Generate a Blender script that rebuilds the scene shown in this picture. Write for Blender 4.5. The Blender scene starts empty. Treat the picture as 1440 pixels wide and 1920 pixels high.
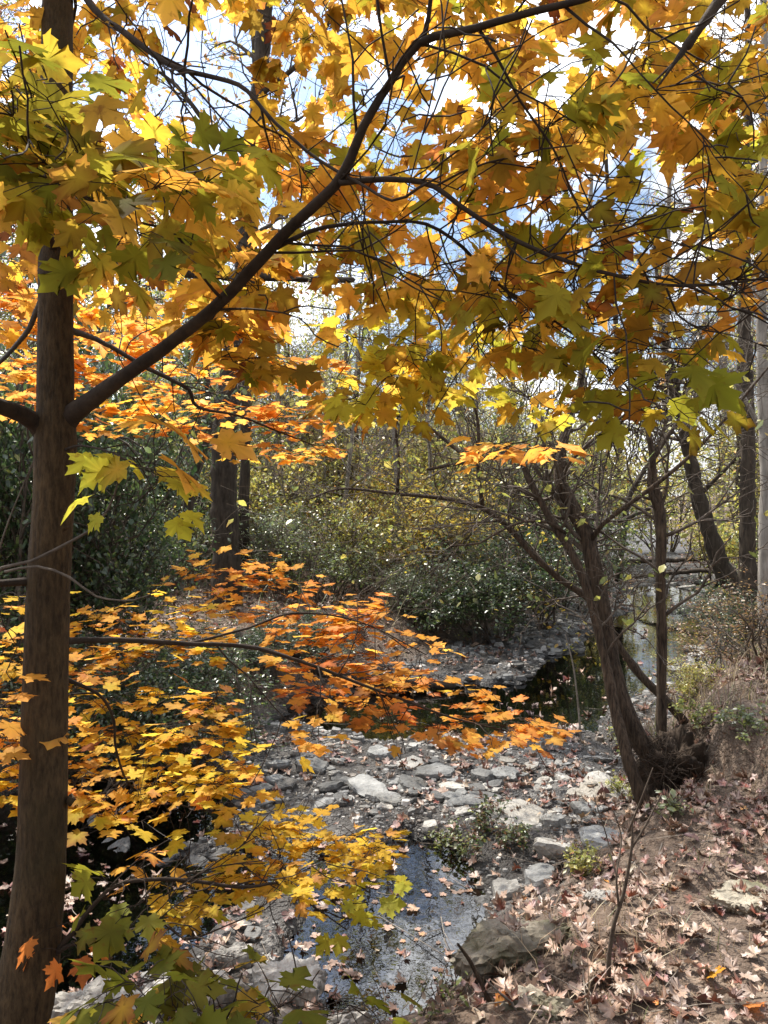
import bpy, math, random
import numpy as np
from mathutils import Vector, Matrix, noise as mnoise

# ------------------------------------------------------------------ camera, world, sun, exposure
F_PX, CX, CY = 1445.0, 720.0, 960.0          # focal length and centre of the 1440x1920 photograph
PITCH = math.atan(30 / F_PX)
ZC = 2.4                                      # eye height over the creek's water level (z = 0)
SUN_AZ, SUN_EL = math.radians(-36), math.radians(57)
scene = bpy.context.scene
C = scene.collection
cam_d = bpy.data.cameras.new('camera'); cam = bpy.data.objects.new('camera', cam_d); C.objects.link(cam)
cam_d.sensor_fit = 'VERTICAL'; cam_d.sensor_height = 24.0; cam_d.lens = 24.0 * F_PX / 1920.0
cam_d.clip_start = 0.05; cam_d.clip_end = 2000
cam.location = (0, 0, ZC); cam.rotation_euler = (math.pi / 2 - PITCH, 0, 0)
scene.camera = cam
sc = scene
sc.render.engine = 'CYCLES'
sc.cycles.max_bounces = 8; sc.cycles.diffuse_bounces = 4; sc.cycles.glossy_bounces = 3
sc.cycles.transmission_bounces = 5; sc.cycles.transparent_max_bounces = 8
sc.cycles.caustics_reflective = False; sc.cycles.caustics_refractive = False
sc.cycles.sample_clamp_indirect = 6.0
sc.cycles.use_denoising = True
sc.view_settings.view_transform = 'Standard'; sc.view_settings.look = 'None'
sc.view_settings.exposure = 0.70; sc.view_settings.gamma = 1.0

world = bpy.data.worlds.new('World'); sc.world = world; world.use_nodes = True
wn, wl = world.node_tree.nodes, world.node_tree.links
wn.clear()
w_out = wn.new('ShaderNodeOutputWorld'); w_bg = wn.new('ShaderNodeBackground'); w_sky = wn.new('ShaderNodeTexSky')
w_sky.sky_type = 'NISHITA'; w_sky.sun_disc = False; w_sky.sun_elevation = SUN_EL; w_sky.sun_rotation = SUN_AZ
w_sky.air_density = 1.0; w_sky.dust_density = 1.0; w_sky.ozone_density = 1.5
w_bg.inputs['Strength'].default_value = 0.10
w_tc = wn.new('ShaderNodeTexCoord'); w_map = wn.new('ShaderNodeMapping'); w_map.inputs['Scale'].default_value = (1.6, 1.6, 3.2)
w_map.inputs['Location'].default_value = (0.35, 0.1, 0.0)
w_ns = wn.new('ShaderNodeTexNoise'); w_ns.inputs['Scale'].default_value = 1.7; w_ns.inputs['Detail'].default_value = 7; w_ns.inputs['Roughness'].default_value = 0.6
w_rmp = wn.new('ShaderNodeMapRange'); w_rmp.inputs[1].default_value = 0.44; w_rmp.inputs[2].default_value = 0.58
w_mix = wn.new('ShaderNodeMix'); w_mix.data_type = 'RGBA'
wl.new(w_tc.outputs['Generated'], w_map.inputs['Vector']); wl.new(w_map.outputs['Vector'], w_ns.inputs['Vector'])
wl.new(w_ns.outputs['Fac'], w_rmp.inputs[0]); wl.new(w_rmp.outputs[0], w_mix.inputs[0])
wl.new(w_sky.outputs[0], w_mix.inputs[6]); w_mix.inputs[7].default_value = (13.0, 13.2, 13.6, 1)
w_dot = wn.new('ShaderNodeVectorMath'); w_dot.operation = 'DOT_PRODUCT'; w_nrm = wn.new('ShaderNodeVectorMath'); w_nrm.operation = 'NORMALIZE'
wl.new(w_tc.outputs['Generated'], w_nrm.inputs[0]); wl.new(w_nrm.outputs[0], w_dot.inputs[0])
w_dot.inputs[1].default_value = (math.sin(SUN_AZ) * math.cos(SUN_EL), math.cos(SUN_AZ) * math.cos(SUN_EL), math.sin(SUN_EL))
w_cl = wn.new('ShaderNodeMath'); w_cl.operation = 'MAXIMUM'; w_cl.inputs[1].default_value = 0.0; wl.new(w_dot.outputs['Value'], w_cl.inputs[0])
w_pw = wn.new('ShaderNodeMath'); w_pw.operation = 'POWER'; w_pw.inputs[1].default_value = 3.5; wl.new(w_cl.outputs[0], w_pw.inputs[0])
w_ma = wn.new('ShaderNodeMath'); w_ma.operation = 'MULTIPLY_ADD'; w_ma.inputs[1].default_value = 2.0; w_ma.inputs[2].default_value = 0.75; wl.new(w_pw.outputs[0], w_ma.inputs[0])
w_gl = wn.new('ShaderNodeVectorMath'); w_gl.operation = 'SCALE'; wl.new(w_mix.outputs[2], w_gl.inputs[0]); wl.new(w_ma.outputs[0], w_gl.inputs['Scale'])
wl.new(w_gl.outputs[0], w_bg.inputs['Color']); wl.new(w_bg.outputs[0], w_out.inputs[0])

sun_d = bpy.data.lights.new('sun', 'SUN'); sun = bpy.data.objects.new('sun', sun_d); C.objects.link(sun)
sun_d.energy = 5.0; sun_d.angle = math.radians(0.53); sun_d.color = (1.0, 0.94, 0.84)
S_DIR = Vector((math.sin(SUN_AZ) * math.cos(SUN_EL), math.cos(SUN_AZ) * math.cos(SUN_EL), math.sin(SUN_EL)))
sun.rotation_euler = S_DIR.to_track_quat('Z', 'Y').to_euler()

rng = np.random.default_rng(7)
random.seed(7)

# ------------------------------------------------------------------ view geometry
cp, sp = math.cos(PITCH), math.sin(PITCH)
def at(x, y, d):
    """The world point seen at photograph pixel (x, y), d metres ahead of the camera."""
    rx, ry = (x - CX) / F_PX, -(y - CY) / F_PX
    v = np.array([rx, cp + ry * sp, -sp + ry * cp])
    v *= d / v[1]
    return v + np.array([0, 0, ZC])

def smooth(t):
    t = np.clip(t, 0, 1); return t * t * (3 - 2 * t)

# ------------------------------------------------------------------ ground form
CH = np.array([(-9, 0.8), (-4.5, 2.4), (-2.2, 3.7), (-0.6, 5.1), (0.4, 7.0), (1.6, 9.2), (3.7, 12.5), (6.3, 17.5), (9.3, 26), (14, 45), (34, 120)], float)
WR = np.array([1.2, 1.2, 1.3, 1.6, 1.7, 1.9, 1.9, 2.0, 2.2, 3, 4])
WL = np.array([2.4, 2.3, 2.3, 2.3, 2.1, 1.9, 1.9, 1.9, 2.3, 3, 4])
def channel(x, y):
    """signed distance right of the creek's centre line, right and left half width"""
    x = np.asarray(x, float); y = np.asarray(y, float)
    best = np.full(x.shape, 1e9); s = np.zeros(x.shape); wr = np.ones(x.shape); wl_ = np.ones(x.shape)
    for i in range(len(CH) - 1):
        a, b = CH[i], CH[i + 1]; d = b - a; L2 = d @ d
        t = np.clip(((x - a[0]) * d[0] + (y - a[1]) * d[1]) / L2, 0, 1)
        qx, qy = x - (a[0] + t * d[0]), y - (a[1] + t * d[1])
        dist = np.hypot(qx, qy)
        sg = np.where(d[0] * qy - d[1] * qx < 0, 1.0, -1.0)
        m = dist < best
        best = np.where(m, dist, best); s = np.where(m, sg * dist, s)
        wr = np.where(m, WR[i] + t * (WR[i + 1] - WR[i]), wr); wl_ = np.where(m, WL[i] + t * (WL[i + 1] - WL[i]), wl_)
    return s, wr, wl_

def vnoise(x, y, seed=0):
    """cheap smooth value noise, -1..1"""
    xi = np.floor(x).astype(np.int64); yi = np.floor(y).astype(np.int64)
    fx = smooth(x - xi); fy = smooth(y - yi)
    def h(a, b):
        n = (a * 374761393 + b * 668265263 + seed * 974634777) & 0x7fffffff
        n = ((n ^ (n >> 13)) * 1274126177) & 0x7fffffff
        return ((n ^ (n >> 16)) & 0xffff) / 32767.5 - 1
    return (h(xi, yi) * (1 - fx) + h(xi + 1, yi) * fx) * (1 - fy) + (h(xi, yi + 1) * (1 - fx) + h(xi + 1, yi + 1) * fx) * fy
def fbm(x, y, seed=0, n=4):
    r = 0; a = 0.5
    for k in range(n):
        r = r + a * vnoise(x * 2 ** k, y * 2 ** k, seed + k); a *= 0.5
    return r

POOLS = [  # centre x, y, radius across, along, turn, depth
    (0.06, 4.35, 0.56, 1.0, -0.10, 0.26), (-1.75, 4.35, 0.95, 0.80, 0.3, 0.24),
    (-0.75, 4.9, 0.6, 0.35, 0.2, 0.12), (-2.3, 5.7, 1.5, 1.1, 0.35, 0.13),
    (0.9, 8.65, 2.0, 1.15, 0.20, 0.36), (2.75, 10.0, 0.85, 2.3, -0.30, 0.32), (4.6, 13.4, 0.95, 3.2, -0.42, 0.28),
    (6.6, 18.5, 1.0, 3.0, -0.45, 0.16)]
def ground_z(x, y):
    x = np.asarray(x, float); y = np.asarray(y, float)
    s, wr, wl_ = channel(x, y)
    wob = 0.35 * fbm(x * 0.9, y * 0.9, 3) + 0.12 * fbm(x * 3.1, y * 3.1, 9)
    s = s + wob * smooth((y - 2) / 3)
    bed = 0.07 + 0.07 * fbm(x * 1.3, y * 1.3, 11) + 0.035 * fbm(x * 5, y * 5, 21)
    for cx, cy, rx, ry, a, dep in POOLS:
        ca, sa = math.cos(a), math.sin(a)
        u = ((x - cx) * ca + (y - cy) * sa) / rx; v = (-(x - cx) * sa + (y - cy) * ca) / ry
        r = np.sqrt(u * u + v * v) + 0.22 * fbm(x * 2.3, y * 2.3, 31)
        bed = bed - dep * smooth((1.15 - r) / 0.5)
    er = s - wr
    right = smooth(er / 0.9) * 0.30 + np.clip(er, 0, 7) * 0.10
    el = -s - wl_
    left = smooth(el / 1.0) * 0.42 + np.clip(el, 0, 8) * 0.06
    z = bed + right + left
    # the cut terrace of the near right bank
    ter = smooth((x - 2.05 - 0.32 * smooth((6.3 - y) / 0.5) - 0.25 * fbm(x * 2, y * 2, 41)) / 0.22) * smooth((y - 4.3) / 0.5) * smooth((9.5 - y) / 2)
    z = z + 0.34 * ter
    # the ledge under the photographer
    z = z + 0.55 * smooth((2.9 - y) / 2.2) * smooth((9 - np.abs(x)) / 3)
    bank = smooth(np.maximum(er, el) / 0.7)
    z = z + bank * (0.10 * fbm(x * 1.1, y * 1.1, 51) + 0.05 * fbm(x * 6, y * 6, 61, 3))
    far = smooth((np.hypot(x, y) - 45) / 60)
    z = z + far * 3.0 * np.abs(fbm(x * 0.02, y * 0.02, 71))
    return z
def gz(x, y): return float(ground_z(np.array([x]), np.array([y]))[0])
def ground_at(px, py, lift=0.0):
    """where the sight line through a photograph pixel meets the ground"""
    rx, ry = (px - CX) / F_PX, -(py - CY) / F_PX
    v = np.array([rx, cp + ry * sp, -sp + ry * cp]); v /= v[1]
    d = np.concatenate([np.arange(1.2, 20, 0.04), np.arange(20, 60, 0.3)]); Q = d[:, None] * v[None] + np.array([0, 0, ZC])
    hit = np.where(Q[:, 2] <= ground_z(Q[:, 0], Q[:, 1]) + lift)[0]
    return Q[hit[0]] if len(hit) else Q[-1]

# ------------------------------------------------------------------ materials
def mat(name):
    m = bpy.data.materials.new(name); m.use_nodes = True
    n, l = m.node_tree.nodes, m.node_tree.links
    n.clear(); out = n.new('ShaderNodeOutputMaterial')
    return m, n, l, out
def ramp(n, stops):
    r = n.new('ShaderNodeValToRGB'); e = r.color_ramp.elements
    while len(e) < len(stops): e.new(0.5)
    for el, (p, c) in zip(e, stops): el.position = p; el.color = (*c, 1)
    return r

def leaf_material(name, trans=0.5, gloss=0.05, rough=0.45, spots=0.35, spot_col=(0.20, 0.06, 0.015), nscale=60):
    m, n, l, out = mat(name)
    at_ = n.new('ShaderNodeAttribute'); at_.attribute_name = 'col'
    tc = n.new('ShaderNodeTexCoord')
    ns = n.new('ShaderNodeTexNoise'); ns.inputs['Scale'].default_value = nscale; ns.inputs['Detail'].default_value = 3
    l.new(tc.outputs['Object'], ns.inputs['Vector'])
    mr = n.new('ShaderNodeMapRange'); mr.inputs[1].default_value = 0.60; mr.inputs[2].default_value = 0.74; mr.inputs[4].default_value = spots
    l.new(ns.outputs['Fac'], mr.inputs[0])
    mx = n.new('ShaderNodeMix'); mx.data_type = 'RGBA'; l.new(mr.outputs[0], mx.inputs[0]); l.new(at_.outputs['Color'], mx.inputs[6]); mx.inputs[7].default_value = (*spot_col, 1)
    df = n.new('ShaderNodeBsdfDiffuse'); tr = n.new('ShaderNodeBsdfTranslucent'); gl = n.new('ShaderNodeBsdfGlossy')
    gl.inputs['Roughness'].default_value = rough; gl.inputs['Color'].default_value = (1, 1, 1, 1)
    l.new(mx.outputs[2], df.inputs['Color']); l.new(mx.outputs[2], tr.inputs['Color'])
    a = n.new('ShaderNodeMixShader'); a.inputs[0].default_value = trans; l.new(df.outputs[0], a.inputs[1]); l.new(tr.outputs[0], a.inputs[2])
    b = n.new('ShaderNodeMixShader'); b.inputs[0].default_value = gloss; l.new(a.outputs[0], b.inputs[1]); l.new(gl.outputs[0], b.inputs[2])
    l.new(b.outputs[0], out.inputs[0])
    return m

def bark_material(name, dark, light, stretch=(14, 14, 3.5), scale=1.0, bump=0.6, moss=None):
    m, n, l, out = mat(name)
    tc = n.new('ShaderNodeTexCoord'); mp = n.new('ShaderNodeMapping'); mp.inputs['Scale'].default_value = [s * scale for s in stretch]
    l.new(tc.outputs['Object'], mp.inputs['Vector'])
    n1 = n.new('ShaderNodeTexNoise'); n1.inputs['Scale'].default_value = 1.6; n1.inputs['Detail'].default_value = 8; n1.inputs['Roughness'].default_value = 0.65
    n2 = n.new('ShaderNodeTexNoise'); n2.inputs['Scale'].default_value = 5.0; n2.inputs['Detail'].default_value = 4
    l.new(mp.outputs[0], n1.inputs['Vector']); l.new(tc.outputs['Object'], n2.inputs['Vector'])
    r = ramp(n, [(0.30, dark), (0.52, [(a + b) / 2 for a, b in zip(dark, light)]), (0.75, light)])
    l.new(n1.outputs['Fac'], r.inputs[0])
    src = r.outputs[0]
    r2 = ramp(n, [(0.35, (0.72, 0.70, 0.66)), (0.65, (1.12, 1.1, 1.05))]); l.new(n2.outputs['Fac'], r2.inputs[0])
    mu = n.new('ShaderNodeMix'); mu.data_type = 'RGBA'; mu.blend_type = 'MULTIPLY'; mu.inputs[0].default_value = 1
    l.new(src, mu.inputs[6]); l.new(r2.outputs[0], mu.inputs[7]); src = mu.outputs[2]
    if moss:
        n3 = n.new('ShaderNodeTexNoise'); n3.inputs['Scale'].default_value = 3.0; n3.inputs['Detail'].default_value = 6
        l.new(tc.outputs['Object'], n3.inputs['Vector'])
        mr = n.new('ShaderNodeMapRange'); mr.inputs[1].default_value = 0.52; mr.inputs[2].default_value = 0.66; mr.inputs[4].default_value = 0.7
        l.new(n3.outputs['Fac'], mr.inputs[0])
        mm = n.new('ShaderNodeMix'); mm.data_type = 'RGBA'; l.new(mr.outputs[0], mm.inputs[0]); l.new(src, mm.inputs[6]); mm.inputs[7].default_value = (*moss, 1); src = mm.outputs[2]
    p = n.new('ShaderNodeBsdfPrincipled'); p.inputs['Roughness'].default_value = 0.85; p.inputs['Specular IOR Level'].default_value = 0.25
    l.new(src, p.inputs['Base Color'])
    bp = n.new('ShaderNodeBump'); bp.inputs['Strength'].default_value = bump; bp.inputs['Distance'].default_value = 0.02
    l.new(n1.outputs['Fac'], bp.inputs['Height']); l.new(bp.outputs[0], p.inputs['Normal'])
    l.new(p.outputs[0], out.inputs[0])
    return m

def stone_material(name, dark, light, stain=(0.16, 0.13, 0.09), moss=None):
    m, n, l, out = mat(name)
    tc = n.new('ShaderNodeTexCoord'); geo = n.new('ShaderNodeNewGeometry'); oi = n.new('ShaderNodeObjectInfo')
    n1 = n.new('ShaderNodeTexNoise'); n1.inputs['Scale'].default_value = 7; n1.inputs['Detail'].default_value = 9; n1.inputs['Roughness'].default_value = 0.68
    n2 = n.new('ShaderNodeTexNoise'); n2.inputs['Scale'].default_value = 2.2; n2.inputs['Detail'].default_value = 5
    n3 = n.new('ShaderNodeTexVoronoi'); n3.inputs['Scale'].default_value = 38
    for q in (n1, n2, n3): l.new(geo.outputs['Position'], q.inputs['Vector'])
    r = ramp(n, [(0.28, dark), (0.5, [(a + b) / 2 for a, b in zip(dark, light)]), (0.72, light)]); l.new(n1.outputs['Fac'], r.inputs[0])
    mr = n.new('ShaderNodeMapRange'); mr.inputs[1].default_value = 0.5; mr.inputs[2].default_value = 0.68; mr.inputs[4].default_value = 0.65; l.new(n2.outputs['Fac'], mr.inputs[0])
    mx = n.new('ShaderNodeMix'); mx.data_type = 'RGBA'; l.new(mr.outputs[0], mx.inputs[0]); l.new(r.outputs[0], mx.inputs[6]); mx.inputs[7].default_value = (*stain, 1)
    src = mx.outputs[2]
    if moss:
        mr2 = n.new('ShaderNodeMapRange'); mr2.inputs[1].default_value = 0.47; mr2.inputs[2].default_value = 0.60; mr2.inputs[4].default_value = 0.8
        n4 = n.new('ShaderNodeTexNoise'); n4.inputs['Scale'].default_value = 4.5; n4.inputs['Detail'].default_value = 6; l.new(geo.outputs['Position'], n4.inputs['Vector']); l.new(n4.outputs['Fac'], mr2.inputs[0])
        m2 = n.new('ShaderNodeMix'); m2.data_type = 'RGBA'; l.new(mr2.outputs[0], m2.inputs[0]); l.new(src, m2.inputs[6]); m2.inputs[7].default_value = (*moss, 1); src = m2.outputs[2]
    hv = n.new('ShaderNodeHueSaturation'); mv = n.new('ShaderNodeMapRange'); mv.inputs[3].default_value = 0.6; mv.inputs[4].default_value = 1.2
    l.new(oi.outputs['Random'], mv.inputs[0]); l.new(mv.outputs[0], hv.inputs['Value']); l.new(src, hv.inputs['Color'])
    p = n.new('ShaderNodeBsdfPrincipled'); p.inputs['Roughness'].default_value = 0.75
    l.new(hv.outputs[0], p.inputs['Base Color'])
    ad = n.new('ShaderNodeMath'); ad.operation = 'MULTIPLY_ADD'; ad.inputs[1].default_value = 0.35; l.new(n3.outputs['Distance'], ad.inputs[0]); l.new(n1.outputs['Fac'], ad.inputs[2])
    bp = n.new('ShaderNodeBump'); bp.inputs['Strength'].default_value = 0.9; bp.inputs['Distance'].default_value = 0.02
    l.new(ad.outputs[0], bp.inputs['Height']); l.new(bp.outputs[0], p.inputs['Normal'])
    l.new(p.outputs[0], out.inputs[0])
    return m

def ground_material():
    m, n, l, out = mat('creek_ground')
    geo = n.new('ShaderNodeNewGeometry')
    a = n.new('ShaderNodeAttribute'); a.attribute_name = 'bank'          # 0 in the stony bed, 1 on the earth banks
    n1 = n.new('ShaderNodeTexNoise'); n1.inputs['Scale'].default_value = 6; n1.inputs['Detail'].default_value = 10; n1.inputs['Roughness'].default_value = 0.7
    n2 = n.new('ShaderNodeTexNoise'); n2.inputs['Scale'].default_value = 1.1; n2.inputs['Detail'].default_value = 6
    v = n.new('ShaderNodeTexVoronoi'); v.inputs['Scale'].default_value = 30
    v2 = n.new('ShaderNodeTexVoronoi'); v2.inputs['Scale'].default_value = 75
    for q in (n1, n2, v, v2): l.new(geo.outputs['Position'], q.inputs['Vector'])
    soil = ramp(n, [(0.3, (0.055, 0.038, 0.027)), (0.5, (0.13, 0.092, 0.066)), (0.72, (0.24, 0.18, 0.135))]); l.new(n1.outputs['Fac'], soil.inputs[0])
    bw = n.new('ShaderNodeRGBToBW'); l.new(v.outputs['Color'], bw.inputs[0])
    grav = ramp(n, [(0.15, (0.035, 0.032, 0.03)), (0.55, (0.085, 0.079, 0.073)), (0.9, (0.21, 0.20, 0.185))]); l.new(bw.outputs[0], grav.inputs[0])
    mud = n.new('ShaderNodeMapRange'); mud.inputs[1].default_value = 0.36; mud.inputs[2].default_value = 0.54; l.new(n2.outputs['Fac'], mud.inputs[0])
    gm = n.new('ShaderNodeMix'); gm.data_type = 'RGBA'; l.new(mud.outputs[0], gm.inputs[0]); l.new(grav.outputs[0], gm.inputs[6]); gm.inputs[7].default_value = (0.042, 0.035, 0.029, 1)
    mx = n.new('ShaderNodeMix'); mx.data_type = 'RGBA'; l.new(a.outputs['Fac'], mx.inputs[0]); l.new(gm.outputs[2], mx.inputs[6]); l.new(soil.outputs[0], mx.inputs[7])
    sx = n.new('ShaderNodeSeparateXYZ'); l.new(geo.outputs['Position'], sx.inputs[0])
    wz = n.new('ShaderNodeMath'); wz.operation = 'MULTIPLY_ADD'; wz.inputs[1].default_value = -0.12; l.new(n2.outputs['Fac'], wz.inputs[0]); l.new(sx.outputs['Z'], wz.inputs[2])
    wm = n.new('ShaderNodeMapRange'); wm.inputs[1].default_value = -0.05; wm.inputs[2].default_value = 0.03; wm.inputs[3].default_value = 0.38; wm.inputs[4].default_value = 1.0; l.new(wz.outputs[0], wm.inputs[0])
    wc = n.new('ShaderNodeVectorMath'); wc.operation = 'SCALE'; l.new(mx.outputs[2], wc.inputs[0]); l.new(wm.outputs[0], wc.inputs['Scale'])   # wet earth is darker than dry
    p = n.new('ShaderNodeBsdfPrincipled'); l.new(wc.outputs[0], p.inputs['Base Color'])
    rr = n.new('ShaderNodeMapRange'); rr.inputs[3].default_value = 0.55; rr.inputs[4].default_value = 0.95; l.new(a.outputs['Fac'], rr.inputs[0]); l.new(rr.outputs[0], p.inputs['Roughness'])
    ad = n.new('ShaderNodeMath'); ad.operation = 'MULTIPLY_ADD'; ad.inputs[1].default_value = -0.8; l.new(v.outputs['Distance'], ad.inputs[0]); l.new(n1.outputs['Fac'], ad.inputs[2])
    ad2 = n.new('ShaderNodeMath'); ad2.operation = 'MULTIPLY_ADD'; ad2.inputs[1].default_value = -0.4; l.new(v2.outputs['Distance'], ad2.inputs[0]); l.new(ad.outputs[0], ad2.inputs[2])
    bp = n.new('ShaderNodeBump'); bp.inputs['Strength'].default_value = 1.0; bp.inputs['Distance'].default_value = 0.03
    l.new(ad2.outputs[0], bp.inputs['Height']); l.new(bp.outputs[0], p.inputs['Normal']); l.new(p.outputs[0], out.inputs[0])
    return m

def water_material():
    m, n, l, out = mat('creek_water')
    geo = n.new('ShaderNodeNewGeometry')
    n1 = n.new('ShaderNodeTexNoise'); n1.inputs['Scale'].default_value = 5; n1.inputs['Detail'].default_value = 3
    l.new(geo.outputs['Position'], n1.inputs['Vector'])
    bp = n.new('ShaderNodeBump'); bp.inputs['Strength'].default_value = 0.10; bp.inputs['Distance'].default_value = 0.02; l.new(n1.outputs['Fac'], bp.inputs['Height'])
    fr = n.new('ShaderNodeFresnel'); fr.inputs['IOR'].default_value = 2.0; l.new(bp.outputs[0], fr.inputs['Normal'])
    tr = n.new('ShaderNodeBsdfTransparent'); tr.inputs['Color'].default_value = (0.24, 0.21, 0.16, 1)
    gl = n.new('ShaderNodeBsdfGlossy'); gl.inputs['Roughness'].default_value = 0.02; gl.inputs['Color'].default_value = (1, 1, 1, 1); l.new(bp.outputs[0], gl.inputs['Normal'])
    mx = n.new('ShaderNodeMixShader'); l.new(fr.outputs[0], mx.inputs[0]); l.new(tr.outputs[0], mx.inputs[1]); l.new(gl.outputs[0], mx.inputs[2])
    l.new(mx.outputs[0], out.inputs[0])
    return m

M_LEAF = leaf_material('maple_leaf_blade', 0.66, 0.006, 0.6, 0.6)
M_SHRUB = leaf_material('shrub_leaf_blade', 0.55, 0.05, 0.33, 0.0, nscale=4)
M_THICKET = leaf_material('thicket_leaf_blade', 0.58, 0.05, 0.4, 0.0, nscale=4)
M_DEAD = leaf_material('fallen_leaf_blade', 0.15, 0.06, 0.5, 0.5, (0.07, 0.03, 0.018), 45)
M_GRASS = leaf_material('dry_grass_blade', 0.35, 0.04, 0.5, 0.0)
M_MAPLE = bark_material('maple_bark', (0.018, 0.011, 0.005), (0.125, 0.080, 0.040), (55, 55, 15), 1, 0.9, (0.050, 0.036, 0.014))
M_LIMB = bark_material('limb_bark', (0.018, 0.012, 0.009), (0.055, 0.038, 0.027), (20, 20, 20), 1, 0.3)
M_BARK = bark_material('rough_bark', (0.020, 0.015, 0.011), (0.10, 0.078, 0.06), (12, 12, 2.2), 1, 1.0)
M_STRIPBARK = bark_material('shaggy_bark', (0.010, 0.007, 0.005), (0.17, 0.12, 0.085), (40, 40, 4.5), 1, 1.6)
M_GREYBARK = bark_material('grey_bark', (0.15, 0.135, 0.12), (0.42, 0.39, 0.36), (10, 10, 1.6), 1, 0.8)
M_TWIG = bark_material('twig_bark', (0.05, 0.038, 0.03), (0.17, 0.14, 0.115), (20, 20, 20), 1, 0.1)
M_GREYTWIG = bark_material('grey_twig_bark', (0.14, 0.12, 0.10), (0.36, 0.32, 0.28), (20, 20, 20), 1, 0.1)
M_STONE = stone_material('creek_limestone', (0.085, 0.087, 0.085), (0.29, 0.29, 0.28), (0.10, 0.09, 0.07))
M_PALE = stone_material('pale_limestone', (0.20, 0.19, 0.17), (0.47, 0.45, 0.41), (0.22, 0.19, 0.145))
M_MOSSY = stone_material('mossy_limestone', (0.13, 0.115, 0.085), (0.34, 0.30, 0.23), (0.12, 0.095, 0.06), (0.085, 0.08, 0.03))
M_DARKST = stone_material('wet_and_shaded_stone', (0.05, 0.05, 0.048), (0.17, 0.168, 0.16), (0.06, 0.05, 0.04))  # dark tone carries wetness and also the shade some stones lie in
M_GROUND = ground_material(); M_WATER = water_material()

# ------------------------------------------------------------------ mesh helpers
def tag(o, label=None, cat=None, group=None, kind=None):
    if label: o['label'] = label
    if cat: o['category'] = cat
    if group: o['group'] = group
    if kind: o['kind'] = kind
    return o
def empty(name, loc, label=None, cat=None, group=None, kind=None):
    o = bpy.data.objects.new(name, None); C.objects.link(o); o.location = loc; o.empty_display_size = 0.2
    return tag(o, label, cat, group, kind)
def mesh_from(name, verts, faces, mats, col=None, smooth_=True, mat_idx=None, attr=None):
    """faces: list of int arrays (n, k)"""
    me = bpy.data.meshes.new(name)
    verts = np.asarray(verts, np.float32)
    me.vertices.add(len(verts)); me.vertices.foreach_set('co', verts.ravel())
    faces = [np.asarray(f, np.int32) for f in faces if len(f)]
    loops = np.concatenate([f.ravel() for f in faces]); tot = np.concatenate([np.full(len(f), f.shape[1], np.int32) for f in faces])
    st = np.concatenate([[0], np.cumsum(tot)[:-1]]).astype(np.int32)
    me.loops.add(len(loops)); me.loops.foreach_set('vertex_index', loops)
    me.polygons.add(len(tot)); me.polygons.foreach_set('loop_start', st); me.polygons.foreach_set('loop_total', tot)
    me.polygons.foreach_set('use_smooth', np.full(len(tot), bool(smooth_)))
    if mat_idx is not None: me.polygons.foreach_set('material_index', np.asarray(mat_idx, np.int32))
    if col is not None:
        ca = me.color_attributes.new('col', 'FLOAT_COLOR', 'POINT')
        ca.data.foreach_set('color', np.c_[np.asarray(col, np.float32), np.ones(len(verts), np.float32)].astype(np.float32).ravel())
    if attr is not None:
        for k, v in attr.items():
            fa = me.attributes.new(k, 'FLOAT', 'POINT'); fa.data.foreach_set('value', np.asarray(v, np.float32))
    for m in (mats if isinstance(mats, (list, tuple)) else [mats]): me.materials.append(m)
    me.update(calc_edges=True); me.validate()
    return me
def link(name, me, parent=None, origin=None):
    o = bpy.data.objects.new(name, me); C.objects.link(o)
    if origin is not None:
        me.transform(Matrix.Translation(-Vector(origin)))
    if parent is not None:
        o.parent = parent
    elif origin is not None:
        o.location = origin
    return o

def resample(P, R, step):
    """Catmull-Rom through P"""
    P = np.asarray(P, float); R = np.asarray(R, float)
    if len(P) < 2: return P, R
    Q = np.vstack([2 * P[0] - P[1], P, 2 * P[-1] - P[-2]])
    o, r = [], []
    for i in range(len(P) - 1):
        p0, p1, p2, p3 = Q[i:i + 4]
        n = max(1, int(np.linalg.norm(p2 - p1) / step))
        for t in np.arange(n) / n:
            o.append(0.5 * (2 * p1 + (p2 - p0) * t + (2 * p0 - 5 * p1 + 4 * p2 - p3) * t * t + (3 * p1 - p0 - 3 * p2 + p3) * t ** 3))
            r.append(R[i] + (R[i + 1] - R[i]) * t)
    o.append(P[-1]); r.append(R[-1])
    return np.array(o), np.array(r)

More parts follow.
